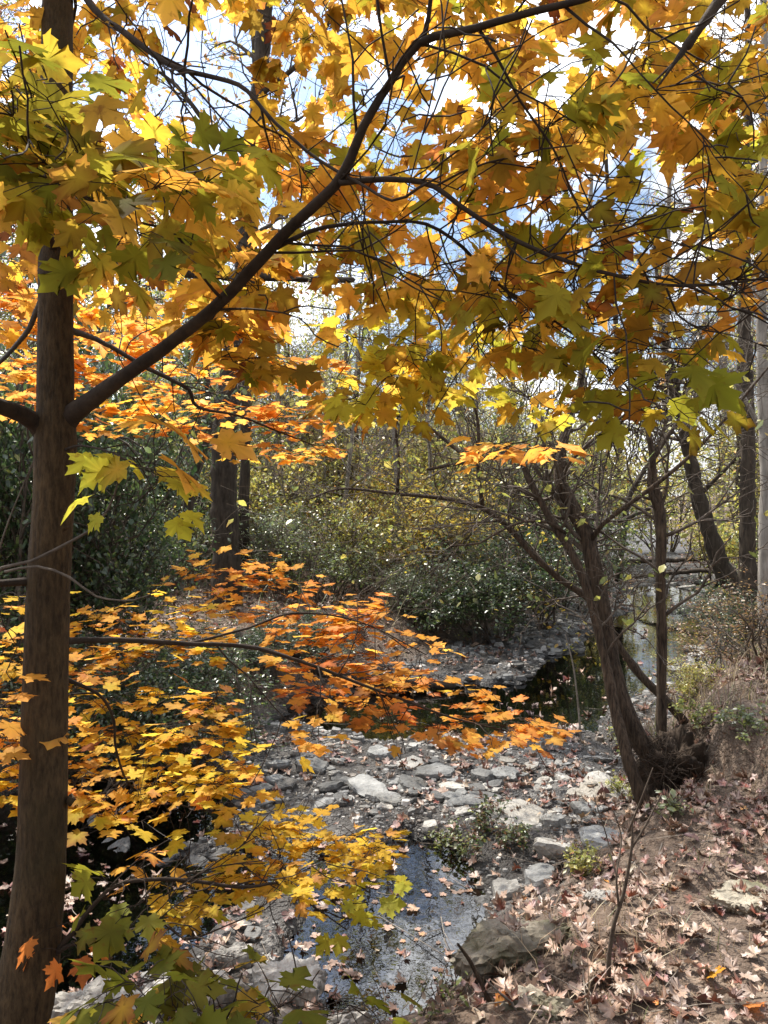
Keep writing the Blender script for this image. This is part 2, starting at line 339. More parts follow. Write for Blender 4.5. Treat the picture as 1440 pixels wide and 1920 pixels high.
class Tubes:
    def __init__(s): s.v, s.q, s.t, s.n = [], [], [], 0
    def add(s, P, R, sides=5, rough=0.0, lump=None):
        P = np.asarray(P, float); R = np.asarray(R, float); n = len(P)
        if n < 2: return
        T = np.gradient(P, axis=0); T /= np.linalg.norm(T, axis=1)[:, None] + 1e-9
        ref = np.array([0.0, 0, 1]) if abs(T[:, 2]).mean() < 0.8 else np.array([1.0, 0, 0])
        U = np.cross(T, ref); U /= np.linalg.norm(U, axis=1)[:, None] + 1e-9
        V = np.cross(T, U)
        a = np.arange(sides) / sides * 2 * math.pi
        ring = U[:, None, :] * np.cos(a)[None, :, None] + V[:, None, :] * np.sin(a)[None, :, None]
        rr = np.repeat(R[:, None], sides, 1)
        if rough:
            prof = rng.normal(0, 1, sides); prof2 = rng.normal(0, 1, sides)
            w = np.linspace(0, 1, n)[:, None]
            rr = rr * (1 + rough * (prof[None] * (1 - w) + prof2[None] * w) * 0.8 + rough * 0.5 * rng.normal(0, 1, (n, sides)))
        pts = P[:, None, :] + ring * rr[..., None]
        s.v.append(pts.reshape(-1, 3))
        i = np.arange(n - 1)[:, None] * sides + np.arange(sides)[None]
        j = np.arange(n - 1)[:, None] * sides + (np.arange(sides)[None] + 1) % sides
        s.q.append(np.stack([i, j, j + sides, i + sides], -1).reshape(-1, 4) + s.n)
        base = s.n + (n - 1) * sides; s.v.append(P[-1:] + T[-1:] * R[-1]); tip = s.n + n * sides
        k = np.arange(sides); s.t.append(np.stack([base + k, base + (k + 1) % sides, np.full(sides, tip)], -1))
        base0 = s.n; s.v.append(P[:1] - T[:1] * R[0] * 0.3); tip0 = tip + 1
        s.t.append(np.stack([base0 + (k + 1) % sides, base0 + k, np.full(sides, tip0)], -1))
        s.n += n * sides + 2
    def empty(s): return s.n == 0
    def mesh(s, name, m):
        return mesh_from(name, np.vstack(s.v), [np.vstack(s.q), np.vstack(s.t)], m)

# ---- leaf blades -------------------------------------------------
HALF = [(0.0, 0.0), (0.11, -0.05), (0.32, -0.12), (0.32, -0.02), (0.46, 0.05), (0.39, 0.12), (0.38, 0.21), (0.56, 0.29), (0.55, 0.36), (0.74, 0.49), (0.56, 0.51), (0.52, 0.63), (0.40, 0.57),
        (0.24, 0.53), (0.27, 0.69), (0.38, 0.79), (0.25, 0.81), (0.15, 0.91), (0.0, 1.10)]
VEIN = [1, .5, 1, .5, .6, .35, .1, .6, .6, 1, .6, .6, .35, 0, .4, .6, .5, .5, 1]
HALF_LO = [(0.0, 0.0), (0.36, -0.10), (0.28, 0.17), (0.66, 0.44), (0.46, 0.56), (0.24, 0.52), (0.36, 0.79), (0.0, 1.08)]
VEIN_LO = [1, 1, .1, 1, .5, 0, .6, 1]
def leaf_template(half, vein, r, droop, fold, wave, curl=0.0):
    pts = [(x, y) for x, y in half] + [(-x, y) for x, y in half[-2:0:-1]]
    ve = list(vein) + list(vein[-2:0:-1])
    pts = np.array(pts, float); pts += r.normal(0, 0.022, pts.shape)
    asym = 1 + r.normal(0, 0.07); pts[pts[:, 0] < 0, 0] *= asym
    V = np.vstack([[0, 0.24], pts])
    x, y = V[:, 0], V[:, 1]; rr = np.hypot(x, y - 0.24)
    ang = np.arctan2(y - 0.24, x)
    z = -droop * rr ** 2 + fold * np.abs(x) + wave * np.sin(3 * ang + r.uniform(0, 6)) * rr - droop * 0.5 * np.clip(y - 0.3, 0, 1) ** 2
    if curl:
        z = z + curl * (np.abs(x) ** 1.6) * r.uniform(0.4, 1.6) + curl * 0.8 * np.clip(y - 0.45, 0, 1) ** 1.5 * r.uniform(-0.5, 1.3) + 0.10 * curl * r.normal(0, 1, len(x)) * (rr > 0.15)
        x = x * (1 - 0.25 * curl * np.abs(x))
    n = len(pts); k = np.arange(n)
    Fc = np.stack([np.zeros(n, int), 1 + k, 1 + (k + 1) % n], -1)
    return np.stack([x, y, z], -1), Fc, np.r_[0, np.clip(np.hypot(pts[:, 0], pts[:, 1] - 0.24) / 0.6, 0, 1)], np.r_[0.7, ve]
tr_ = np.random.default_rng(3)
T_HI = [leaf_template(HALF, VEIN, tr_, tr_.uniform(0.1, 0.5), tr_.uniform(-0.25, 0.2), tr_.uniform(0.02, 0.12)) for _ in range(8)]
T_SPRAY = [leaf_template(HALF, VEIN, tr_, tr_.uniform(-0.02, 0.13), tr_.uniform(-0.10, 0.12), tr_.uniform(0.02, 0.08)) for _ in range(8)]
T_LO = [leaf_template(HALF_LO, VEIN_LO, tr_, tr_.uniform(0.1, 0.5), tr_.uniform(-0.25, 0.2), tr_.uniform(0.02, 0.12)) for _ in range(8)]
T_DEAD = [leaf_template(HALF, VEIN, tr_, tr_.uniform(-0.2, 0.3), tr_.uniform(-0.1, 0.3), tr_.uniform(0.06, 0.2), tr_.uniform(0.1, 0.85)) for _ in range(10)]
T_DEADLO = [leaf_template(HALF_LO, VEIN_LO, tr_, tr_.uniform(-0.2, 0.3), tr_.uniform(-0.1, 0.3), tr_.uniform(0.1, 0.3), tr_.uniform(0.2, 1.3)) for _ in range(10)]
T_FLAT = [leaf_template(HALF, VEIN, tr_, 0.02, 0.03, 0.03, 0.05) for _ in range(5)]
def oval(r, w=0.27):
    V = np.array([(0, 0, 0), (w, 0.35, 0.05), (w * 0.75, 0.7, 0.03), (0, 1.0, -0.1), (-w * 0.75, 0.7, 0.03), (-w, 0.35, 0.05)]); V[:, 2] += r.normal(0, 0.04, 6)
    return V, np.array([[0, 1, 2], [0, 2, 3], [0, 3, 4], [0, 4, 5]]), np.array([0, .6, .8, 1, .8, .6]), np.array([1, .3, .3, 1, .3, .3.__float__()])
T_OVAL = [oval(tr_, w) for w in (0.24, 0.28, 0.33, 0.30)]

def frames(dirs, ups):
    """leaf frames: y axis along dirs, z axis near ups"""
    Y = dirs / (np.linalg.norm(dirs, axis=1)[:, None] + 1e-9)
    X = np.cross(Y, ups); X /= np.linalg.norm(X, axis=1)[:, None] + 1e-9
    Z = np.cross(X, Y)
    return np.stack([X, Y, Z], axis=2)        # columns
def leaves_arrays(pos, Rm, scale, ca, cb, templates, r, jitter=0.09, veinlift=0.24):
    var = r.integers(0, len(templates), len(pos)); vs, fs, cs, n0 = [], [], [], 0
    for k, (V, Fc, ed, ve) in enumerate(templates):
        i = np.where(var == k)[0]
        if not len(i): continue
        W = np.einsum('nij,vj->nvi', Rm[i], V) * scale[i][:, None, None] + pos[i][:, None, :]
        w = ed[None, :, None]
        c = ca[i][:, None, :] * (1 - w) + cb[i][:, None, :] * w
        c = c * (1 + veinlift * (ve[None, :, None] - 0.45)) * (1 + jitter * r.normal(0, 1, (len(i), len(V), 1)))
        vs.append(W.reshape(-1, 3)); cs.append(np.clip(c, 0.002, 0.95).reshape(-1, 3))
        fs.append((Fc[None] + (np.arange(len(i)) * len(V))[:, None, None] + n0).reshape(-1, 3)); n0 += len(i) * len(V)
    return np.vstack(vs), np.vstack(fs), np.vstack(cs)

def pick(pal, n, r):
    """pal: list of (weight, centre colour, edge colour)"""
    w = np.array([p[0] for p in pal], float); w /= w.sum(); k = r.choice(len(pal), n, p=w)
    ca = np.array([p[1] for p in pal])[k]; cb = np.array([p[2] for p in pal])[k]
    v = r.uniform(0.75, 1.2, (n, 1)); h = r.normal(0, 0.05, (n, 3))
    cb = np.where(r.random((n, 1)) < 0.16, cb * np.array([0.5, 0.33, 0.5]), cb)          # browned margins
    return np.clip(ca * v * (1 + h), 0.003, 0.9), np.clip(cb * v * (1 + h), 0.003, 0.9)
def unit(v): return v / (np.linalg.norm(v) + 1e-9)

# ------------------------------------------------------------------ the ground, the water
def build_ground():
    n = 620
    u = np.linspace(-1, 1, n); b = 5.2; xs = 1.7 * np.sinh(b * u)
    v = np.linspace(-0.55, 1, 620); ys = 4.6 + 1.7 * np.sinh(b * v)
    X, Y = np.meshgrid(xs, ys); Z = ground_z(X, Y)
    nx, ny = len(xs), len(ys)
    V = np.stack([X, Y, Z], -1).reshape(-1, 3)
    i = (np.arange(ny - 1)[:, None] * nx + np.arange(nx - 1)[None]).ravel()
    Fq = np.stack([i, i + 1, i + nx + 1, i + nx], -1)
    s, wr, wl_ = channel(X, Y)
    e = np.maximum(s - wr, -s - wl_) + 0.3 * fbm(X * 1.5, Y * 1.5, 5)
    e = np.where(Y < 2.6, e + (2.6 - Y) * 0.6, e)
    bank = smooth((e + 0.25) / 0.7).ravel()
    tag(link('ground', mesh_from('ground', V, [Fq], M_GROUND, attr={'bank': bank})), kind='structure')
    wv = []; xs2 = np.linspace(-9, 16, 60); ys2 = np.linspace(1.0, 40, 80); X, Y = np.meshgrid(xs2, ys2)
    V = np.stack([X, Y, np.zeros_like(X)], -1).reshape(-1, 3); i = (np.arange(79)[:, None] * 60 + np.arange(59)[None]).ravel()
    tag(link('water', mesh_from('water', V, [np.stack([i, i + 1, i + 61, i + 60], -1)], M_WATER)), kind='structure')
build_ground()

def grow(p, d, L, r0, level, r, lines, tips, up=0.15, kids=(3, 6), wander=0.22, ratio=(0.45, 0.75)):
    n = 5 if level > 0 else 4
    P = [np.array(p, float)]; d = unit(np.array(d, float))
    for _ in range(n):
        d = unit(d + r.normal(0, wander, 3) + np.array([0, 0, up * 0.5])); P.append(P[-1] + d * L / n)
    P = np.array(P); R = np.linspace(r0, max(r0 * 0.35, 0.0015), len(P)); lines.append((P, R, level))
    if level <= 0:
        for t in np.linspace(0.25, 1, 4): tips.append(np.array([np.interp(t, np.linspace(0, 1, len(P)), P[:, k]) for k in range(3)]))
        return
    for _ in range(r.integers(*kids)):
        t = r.uniform(0.3, 1.0); i = min(len(P) - 2, int(t * n)); q = P[i] + (P[i + 1] - P[i]) * (t * n - i if t < 1 else 1)
        ax = unit(P[i + 1] - P[i]); e = unit(np.cross(ax, r.normal(0, 1, 3))); a = r.uniform(0.45, 1.1)
        grow(q, ax * math.cos(a) + e * math.sin(a), L * r.uniform(*ratio), max(r0 * 0.5, 0.0018), level - 1, r, lines, tips, up, kids, wander, ratio)

# ------------------------------------------------------------------ the near maple
OR = (0.80, 0.40, 0.08); OR2 = (0.82, 0.46, 0.07); RED = (0.66, 0.22, 0.05); YE = (0.82, 0.55, 0.06); YG = (0.56, 0.50, 0.05)
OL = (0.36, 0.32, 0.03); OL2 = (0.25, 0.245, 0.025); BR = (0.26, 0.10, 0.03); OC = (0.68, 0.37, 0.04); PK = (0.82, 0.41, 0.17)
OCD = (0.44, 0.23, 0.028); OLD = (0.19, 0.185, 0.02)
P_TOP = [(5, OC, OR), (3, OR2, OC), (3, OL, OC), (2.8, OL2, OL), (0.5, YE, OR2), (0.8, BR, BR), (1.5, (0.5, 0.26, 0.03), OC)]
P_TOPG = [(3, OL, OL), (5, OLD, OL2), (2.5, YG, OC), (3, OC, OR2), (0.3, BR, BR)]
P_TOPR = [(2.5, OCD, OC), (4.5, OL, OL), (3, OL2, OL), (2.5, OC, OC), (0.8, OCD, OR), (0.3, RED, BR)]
P_ORANGE = [(6, OR2, OR), (4, OR, OR), (2, PK, OR), (1.4, YE, OR2), (0.5, BR, RED)]
P_LEFT = [(3.5, YE, OR2), (3, OR2, OR), (3, YE, YE), (1.6, YG, YE), (1, PK, OR), (0.3, BR, BR)]
P_YELLOW = [(5, YE, YE), (2.2, YE, YG), (2, OR2, YE), (1, PK, OR2)]
P_YGREEN = [(4, YG, YG), (2, YE, YG), (1.5, OL, YG), (1.3, OR2, YE)]
OLK = (0.13, 0.14, 0.015)
P_GREEN = [(3, OLD, OLK), (4, OLK, OLD), (1.5, OL2, OLD), (0.8, OC, OR)]  # olive darkened to stand in for shade on the lowest leaves
P_SPRAY = [(6, OR, OR), (4, OR2, OR), (2, PK, RED), (0.7, YE, OR2), (0.6, RED, BR)]

def px_line(pts, closer=0.0):
    """(x, y, width, depth) in photograph pixels -> centre line and radii"""
    P = np.array([at(x, y, d) for x, y, w, d in pts]); R = np.array([w * 0.5 * d / F_PX for x, y, w, d in pts])
    return P, R
maple = empty('maple_tree', (-1.0, 2.0, gz(-1.1, 2.0)), 'young maple with smooth brown trunk and orange and yellow leaves overhanging the creek', 'tree')
M_ORG = np.array(maple.location)
def own(o): o.parent = maple; return o

trunkP, trunkR = px_line([(-60, 2200, 150, 2.0), (5, 2010, 128, 2.0), (48, 1850, 112, 2.0), (66, 1730, 98, 2.0), (78, 1600, 90, 2.0), (82, 1450, 87, 2.0), (85, 1300, 83, 2.0), (91, 1100, 79, 2.0),
                          (101, 930, 74, 2.0), (104, 830, 78, 2.0), (104, 770, 68, 2.0), (104, 640, 64, 2.01), (105, 480, 61, 2.02), (106, 250, 58, 2.05), (108, 0, 54, 2.1), (112, -400, 46, 2.2), (118, -900, 34, 2.3), (130, -1400, 14, 2.4)])
P, R = resample(trunkP, trunkR, 0.025)
tb = Tubes(); tb.add(P, R * (1 + 0.02 * np.array([vnoise(np.array([i * 0.21]), np.array([0.3]))[0] for i in range(len(P))])), 20, 0.012)
for kx, ky, kw in ((132, 1500, 30), (62, 1325, 22), (95, 1270, 15), (100, 1170, 20), (75, 1000, 16), (118, 990, 18)):      # branch scars
    c = at(kx, ky, 1.972 if 55 < kx < 128 else 2.0); tb.add([c + np.array([-0.012, 0, 0]), c, c + np.array([0.012, 0, 0.002])], [0.004, kw * 0.00055, 0.004], 8, 0.2)
link('trunk', tb.mesh('trunk', M_MAPLE), maple, M_ORG)

LIMBS = {}
def limb(key, pts, sides=10, step=0.03):
    P, R = px_line(pts); R = R * (0.92 if key in 'LZK' else 0.66); P, R = resample(P, R, step)
    P = P + np.cumsum(rng.normal(0, 0.0006, P.shape), 0)
    LIMBS[key] = dict(P=P, R=R, tw=Tubes(), pos=[], dir=[], up=[], sc=[], ca=[], cb=[], lo=[])
    LIMBS[key]['tw'].add(P, R, sides, 0.03)
limb('A', [(92, 830, 84, 2.02), (132, 784, 62, 2.0), (165, 758, 52, 1.97), (250, 697, 40, 1.9), (330, 640, 37, 1.85), (400, 585, 35, 1.8), (470, 515, 34, 1.75), (540, 440, 32, 1.7), (610, 375, 31, 1.65), (652, 325, 29, 1.62), (690, 235, 25, 1.58),
           (740, 155, 23, 1.55), (795, 82, 24, 1.52), (900, 55, 22, 1.48), (1010, 25, 21, 1.45), (1140, -10, 19, 1.4), (1300, -90, 15, 1.35), (1480, -180, 9, 1.3)])
limb('A2', [(790, 85, 17, 1.52), (803, 30, 14, 1.5), (815, -60, 12, 1.46), (840, -200, 8, 1.4)], 8)
limb('B', [(636, 343, 20, 1.62), (690, 338, 18, 1.6), (760, 340, 16, 1.58), (815, 352, 15, 1.56), (860, 385, 14, 1.55), (920, 425, 14, 1.54), (1000, 467, 13, 1.53), (1120, 507, 11, 1.52), (1250, 532, 9, 1.5), (1360, 530, 8, 1.5), (1470, 512, 5, 1.48)], 8)
limb('C', [(515, 466, 15, 1.72), (580, 433, 13, 1.72), (640, 420, 11, 1.73), (720, 414, 10, 1.75), (800, 416, 10, 1.78), (870, 460, 10, 1.82), (920, 515, 9, 1.85), (980, 560, 8, 1.88), (1080, 625, 7, 1.92), (1160, 705, 4, 1.95)], 8)
limb('D', [(108, -90, 28, 2.07), (180, 15, 20, 1.98), (250, 70, 17, 1.9), (330, 125, 15, 1.83), (450, 158, 13, 1.75), (520, 230, 10, 1.7), (600, 297, 9, 1.66), (665, 335, 9, 1.6), (740, 372, 8, 1.5), (790, 348, 8, 1.46), (835, 322, 5, 1.42)], 8)
limb('L', [(100, 835, 48, 2.0), (70, 800, 40, 1.98), (40, 780, 36, 1.92), (0, 765, 33, 1.85), (-120, 720, 24, 1.7), (-260, 640, 14, 1.6)], 9)
limb('G', [(105, 1205, 26, 2.0), (160, 1200, 18, 2.05), (250, 1201, 16, 2.15), (350, 1207, 14, 2.25), (460, 1211, 12, 2.35), (560, 1238, 10, 2.6), (700, 1290, 8, 2.8), (850, 1345, 6, 3.0), (990, 1378, 3, 3.1)], 8)
limb('G2', [(350, 1207, 9, 2.25), (460, 1180, 7, 2.4), (560, 1150, 6, 2.6), (680, 1170, 5, 2.8), (800, 1230, 3, 3.0)], 6)
limb('H', [(100, 1265, 16, 2.0), (150, 1285, 11, 2.05), (190, 1310, 9, 2.12), (212, 1355, 8, 2.2), (215, 1410, 7, 2.25), (245, 1480, 6, 2.35), (330, 1510, 4, 2.5), (430, 1530, 3, 2.7)], 7)
limb('I', [(95, 1800, 20, 2.0), (140, 1740, 13, 1.97), (180, 1690, 12, 1.97), (230, 1653, 12, 2.0), (330, 1646, 12, 2.06), (450, 1660, 10, 2.15), (530, 1655, 8, 2.25), (590, 1700, 5, 2.35), (650, 1742, 3, 2.4)], 8)
limb('I2', [(100, 1790, 16, 2.0), (150, 1765, 11, 1.95), (240, 1742, 11, 1.96), (310, 1727, 9, 2.0), (350, 1758, 6, 2.03), (430, 1730, 4, 2.1), (500, 1700, 3, 2.15)], 7)
limb('M', [(108, 610, 24, 2.0), (190, 640, 14, 2.7), (270, 685, 13, 3.4), (350, 725, 12, 4.0), (372, 760, 9, 4.25), (450, 778, 7, 4.6), (530, 810, 5, 5.0), (600, 838, 3, 5.2)], 7)
limb('N', [(80, 560, 18, 2.05), (40, 640, 14, 2.8), (-20, 700, 10, 3.6), (-90, 740, 5, 4.3)], 7)
limb('T', [(104, 470, 26, 2.0), (70, 400, 15, 1.85), (30, 300, 12, 1.7), (25, 240, 9, 1.55), (-40, 200, 6, 1.45)], 7)
limb('U', [(420, 565, 12, 1.78), (380, 520, 8, 1.72), (330, 440, 8, 1.66), (250, 415, 7, 1.6), (160, 375, 6, 1.53), (110, 330, 6, 1.48), (60, 285, 5, 1.43), (25, 235, 4, 1.4)], 7)
limb('V', [(900, 58, 10, 1.48), (935, 115, 8, 1.5), (975, 190, 7, 1.53), (1020, 250, 7, 1.56), (1050, 300, 6, 1.58), (1070, 355, 6, 1.6), (1100, 410, 4, 1.62)], 6)
limb('W', [(1060, 12, 9, 1.43), (1100, 45, 8, 1.42), (1150, 80, 7, 1.4), (1200, 135, 5, 1.38), (1260, 200, 5, 1.37), (1320, 255, 4, 1.36), (1360, 300, 3, 1.35)], 6)
limb('X', [(1120, 507, 8, 1.52), (1060, 470, 4, 1.5), (1250, 540, 7, 1.5), (1270, 590, 6, 1.52), (1350, 625, 5, 1.55), (1440, 565, 4, 1.5)][2:], 6)
limb('Z', [(20, 2100, 22, 1.97), (90, 2080, 12, 1.75), (200, 2020, 9, 1.6), (320, 1960, 6, 1.5), (450, 1930, 4, 1.45), (640, 1925, 3, 1.45)], 6)
limb('K', [(75, 1095, 22, 2.0), (45, 1090, 18, 1.97), (0, 1093, 15, 1.93), (-90, 1080, 10, 1.8)], 7)
limb('Q', [(118, 845, 12, 1.98), (150, 835, 7, 1.9), (200, 845, 6, 1.8), (250, 868, 5, 1.72), (290, 880, 3, 1.66)], 6)

rb = np.random.default_rng(404)
def bare_twigs(key, n, L):
    D = LIMBS[key]; lines, tips = [], []
    for _ in range(n):
        i = rb.integers(int(len(D['P']) * 0.2), len(D['P']) - 1); ax = unit(D['P'][i + 1] - D['P'][i]); e = unit(np.cross(ax, rb.normal(0, 1, 3))); a = rb.uniform(0.5, 1.1)
        grow(D['P'][i], ax * math.cos(a) + e * math.sin(a), L * rb.uniform(0.5, 1.2), min(0.0032, D['R'][i] * 0.5), 1, rb, lines, tips, 0.0, (2, 4), 0.16, (0.4, 0.7))
    for P, R, lv in lines: D['tw'].add(P, np.maximum(R, 0.0011), 4)
for k_, n_, L_ in (('A', 16, 0.34), ('B', 14, 0.30), ('C', 16, 0.30), ('D', 12, 0.30), ('V', 6, 0.25), ('W', 6, 0.25), ('X', 5, 0.25), ('U', 8, 0.25), ('M', 14, 0.5), ('G', 9, 0.3), ('G2', 6, 0.3), ('H', 7, 0.3), ('I', 9, 0.25), ('I2', 8, 0.22), ('A2', 4, 0.25), ('Z', 5, 0.2)): bare_twigs(k_, n_, L_)
NODE_P, NODE_R, NODE_L = [], [], []
for k, d in LIMBS.items():
    skip = max(4, int(len(d['P']) * 0.10)) if k not in 'Z' else 8
    for p_, r_ in zip(d['P'][skip::2], d['R'][skip::2]): NODE_P.append(p_); NODE_R.append(r_); NODE_L.append(k)

def in_poly(poly, x, y):
    c = False; n = len(poly)
    for i in range(n):
        x1, y1 = poly[i]; x2, y2 = poly[i - 1]
        if (y1 > y) != (y2 > y) and x < (x2 - x1) * (y - y1) / (y2 - y1) + x1: c = not c
    return c
GAPS = [(395, 160, 85, 120, .85), (330, 30, 60, 50, .8), (60, 70, 45, 40, .7), (590, 545, 100, 85, .97), (490, 100, 34, 110, .75), (462, 370, 30, 90, .75), (590, 650, 60, 40, .6), (1225, 270, 65, 90, .85), (1290, 430, 55, 50, .6), (1010, 90, 50, 40, .8), (430, 300, 40, 90, .7), (1390, 480, 45, 60, .6),
        (1340, 130, 40, 40, .6), (870, 590, 60, 45, .5), (480, 600, 40, 40, .5), (300, 400, 30, 30, .5), (700, 10, 40, 30, .6)]
def foliage(poly, n, drange, scale, pal, leaves=(4, 8), tilt=0.45, droop=0.35, limbs=None, gaps=True, hi=True, seed=0, spread=0.10, out=None):
    r = np.random.default_rng(100 + seed)
    xs = [p[0] for p in poly]; ys = [p[1] for p in poly]; cl = []
    while len(cl) < n:
        x, y = r.uniform(min(xs), max(xs)), r.uniform(min(ys), max(ys))
        if not in_poly(poly, x, y): continue
        if gaps and any(((x - gx) / rx) ** 2 + ((y - gy) / ry) ** 2 < 1 and r.random() < g for gx, gy, rx, ry, g in GAPS): continue
        d = drange(x, y, r) if callable(drange) else r.uniform(*drange)
        cl.append(at(x, y, d))
    sel0 = np.array([(limbs is None or L in limbs) for L in NODE_L])
    NP = np.array(NODE_P)[sel0]; NR = np.array(NODE_R)[sel0]; NL = [L for L, s_ in zip(NODE_L, sel0) if s_]
    cl = np.array(cl)
    dist = np.array([np.min(np.linalg.norm(NP - c, axis=1)) for c in cl]); cl = cl[np.argsort(dist)]
    NP = list(NP); NR = list(NR)
    for c in cl:
        A = np.array(NP); dv = np.linalg.norm(A - c, axis=1); i = int(np.argmin(dv)); p0 = A[i]; L = dv[i]; key = NL[i]; D = LIMBS[key]
        m = max(3, int(L / 0.06) + 2); t = np.linspace(0, 1, m)[:, None]
        side = r.normal(0, 1, 3) * L * 0.10; side[2] += L * 0.10
        line = p0 + (c - p0) * t + side * np.sin(t * math.pi) + np.r_[np.zeros((1, 3)), r.normal(0, 0.005, (m - 2, 3)), np.zeros((1, 3))]
        r0 = min(NR[i] * 0.75, 0.0020 + 0.0050 * L); rad = np.linspace(r0, 0.0014, m)
        D['tw'].add(line, rad, 4)
        for q in range(1, m, 2): NP.append(line[q]); NR.append(rad[q]); NL.append(key)
        axis = unit(c - p0) if L > 0.03 else unit(r.normal(0, 1, 3))
        nl = r.integers(*leaves)
        ca, cb = pick(pal, nl, r)
        if r.random() < 0.75:                      # one twig's leaves turn alike
            w = r.uniform(0.35, 0.8); ca = ca * (1 - w) + ca[:1] * w; cb = cb * (1 - w) + cb[:1] * w
        for q in range(nl):
            back = r.uniform(0, min(0.16, L)) if q > 1 else 0
            base = c - axis * back
            az = r.uniform(0, 2 * math.pi)
            dr = unit(axis * np.array([1, 1, 0.4]) * 0.7 + np.array([math.cos(az), math.sin(az), r.normal(0, 0.25)]) + (0 if out is None else np.array(out)))
            pl = r.uniform(0.4, 1.1) * spread
            tip = base + dr * pl + np.array([0, 0, -0.15 * pl])
            D['tw'].add([base, (base + tip) / 2 + np.array([0, 0, 0.1 * pl]), tip], [0.0011, 0.0010, 0.0008], 3)
            ld = unit(dr * np.array([1, 1, 1 if droop > 0.22 else 0.3]) + np.array([0, 0, -droop + r.normal(0, 0.22 if droop > 0.22 else 0.13)]))
            up = unit(np.array([r.normal(0, tilt), r.normal(0, tilt), 1.0]))
            D['pos'].append(tip); D['dir'].append(ld); D['up'].append(up); D['sc'].append(scale * r.choice([0.72, 0.88, 1.0, 1.0, 1.12, 1.25])); D['ca'].append(ca[q]); D['cb'].append(cb[q]); D['lo'].append(not hi)

TOPL = ['A', 'A2', 'B', 'C', 'D', 'T', 'U', 'V', 'W', 'X', 'L']
# high canopy, thinning to its lower edge
foliage([(-60, -160), (1500, -160), (1500, 300), (1500, 520), (1400, 560), (1000, 560), (640, 520), (430, 560), (300, 560), (-60, 560)], 225, lambda x, y, r: max(1.60, 2.12 - 0.62 * x / 1000) + r.uniform(0, 0.85), 0.060, P_TOP, (4, 8), 0.6, 0.6, TOPL, seed=1)
foliage([(-60, -160), (1500, -160), (1500, 330), (-60, 330)], 70, (2.4, 3.2), 0.072, P_TOP, (4, 8), 0.6, 0.6, TOPL, seed=12)
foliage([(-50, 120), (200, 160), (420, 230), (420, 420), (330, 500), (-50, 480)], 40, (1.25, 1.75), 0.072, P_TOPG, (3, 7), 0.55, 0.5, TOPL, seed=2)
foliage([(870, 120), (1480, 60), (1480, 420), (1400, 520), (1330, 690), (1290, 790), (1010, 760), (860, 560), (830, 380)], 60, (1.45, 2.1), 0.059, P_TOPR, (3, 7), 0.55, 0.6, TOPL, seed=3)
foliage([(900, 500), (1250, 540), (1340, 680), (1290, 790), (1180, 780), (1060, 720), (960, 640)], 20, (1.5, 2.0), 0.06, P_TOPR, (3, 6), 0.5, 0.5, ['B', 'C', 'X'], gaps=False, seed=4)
foliage([(640, 480), (900, 470), (1000, 620), (1080, 770), (980, 790), (900, 740), (800, 760), (700, 770), (630, 740), (620, 600)], 48, (2.0, 2.6), 0.06, P_YGREEN + [(3, OR2, OC)], (3, 7), 0.5, 0.5, ['C', 'B'], gaps=False, seed=5)
foliage([(910, 815), (1060, 825), (1060, 868), (930, 862)], 7, (2.3, 2.7), 0.066, P_ORANGE, (3, 5), 0.3, 0.2, ['C', 'B'], gaps=False, seed=6)
foliage([(380, 440), (560, 470), (590, 620), (560, 680), (420, 720), (400, 600)], 26, (2.05, 2.6), 0.066, P_TOP, (3, 7), 0.5, 0.5, ['A', 'C', 'U'], seed=7)
foliage([(-200, -800), (1600, -800), (1600, -140), (-200, -140)], 90, (1.5, 3.2), 0.082, P_TOP, (4, 8), 0.5, 0.5, TOPL, gaps=False, seed=40)  # leaves above the view, added to shade the canopy below
# orange tiers behind the trunk
foliage([(-40, 580), (140, 560), (420, 620), (640, 690), (630, 850), (560, 860), (430, 850), (330, 820), (150, 800), (-40, 790)], 145, lambda x, y, r: float(np.interp(y, [560, 860], [4.2, 5.3])) + r.normal(0, 0.08), 0.080, P_ORANGE, (4, 8), 0.25, 0.15, ['M', 'N'], gaps=False, hi=False, seed=8)
foliage([(-40, 480), (300, 520), (420, 600), (300, 640), (-40, 620)], 36, (3.6, 4.3), 0.086, P_ORANGE + [(3, OC, OC)], (4, 7), 0.45, 0.4, ['M', 'N', 'T', 'U'], gaps=False, seed=9)
foliage([(230, 775), (320, 790), (320, 830), (240, 830)], 2, (1.4, 1.6), 0.085, [(2, OC, OR), (1, BR, OC)], (2, 4), 0.6, 0.5, ['Q', 'A'], gaps=False, seed=10)
foliage([(200, 840), (360, 860), (350, 910), (260, 900)], 4, (1.6, 1.9), 0.06, P_YGREEN, (2, 4), 0.6, 0.6, ['Q'], gaps=False, seed=11)
foliage([(250, 935), (320, 955), (320, 980), (260, 965)], 2, (1.6, 1.8), 0.058, [(2, YG, YG)], (2, 3), 0.4, 0.5, ['Q'], gaps=False, seed=13)
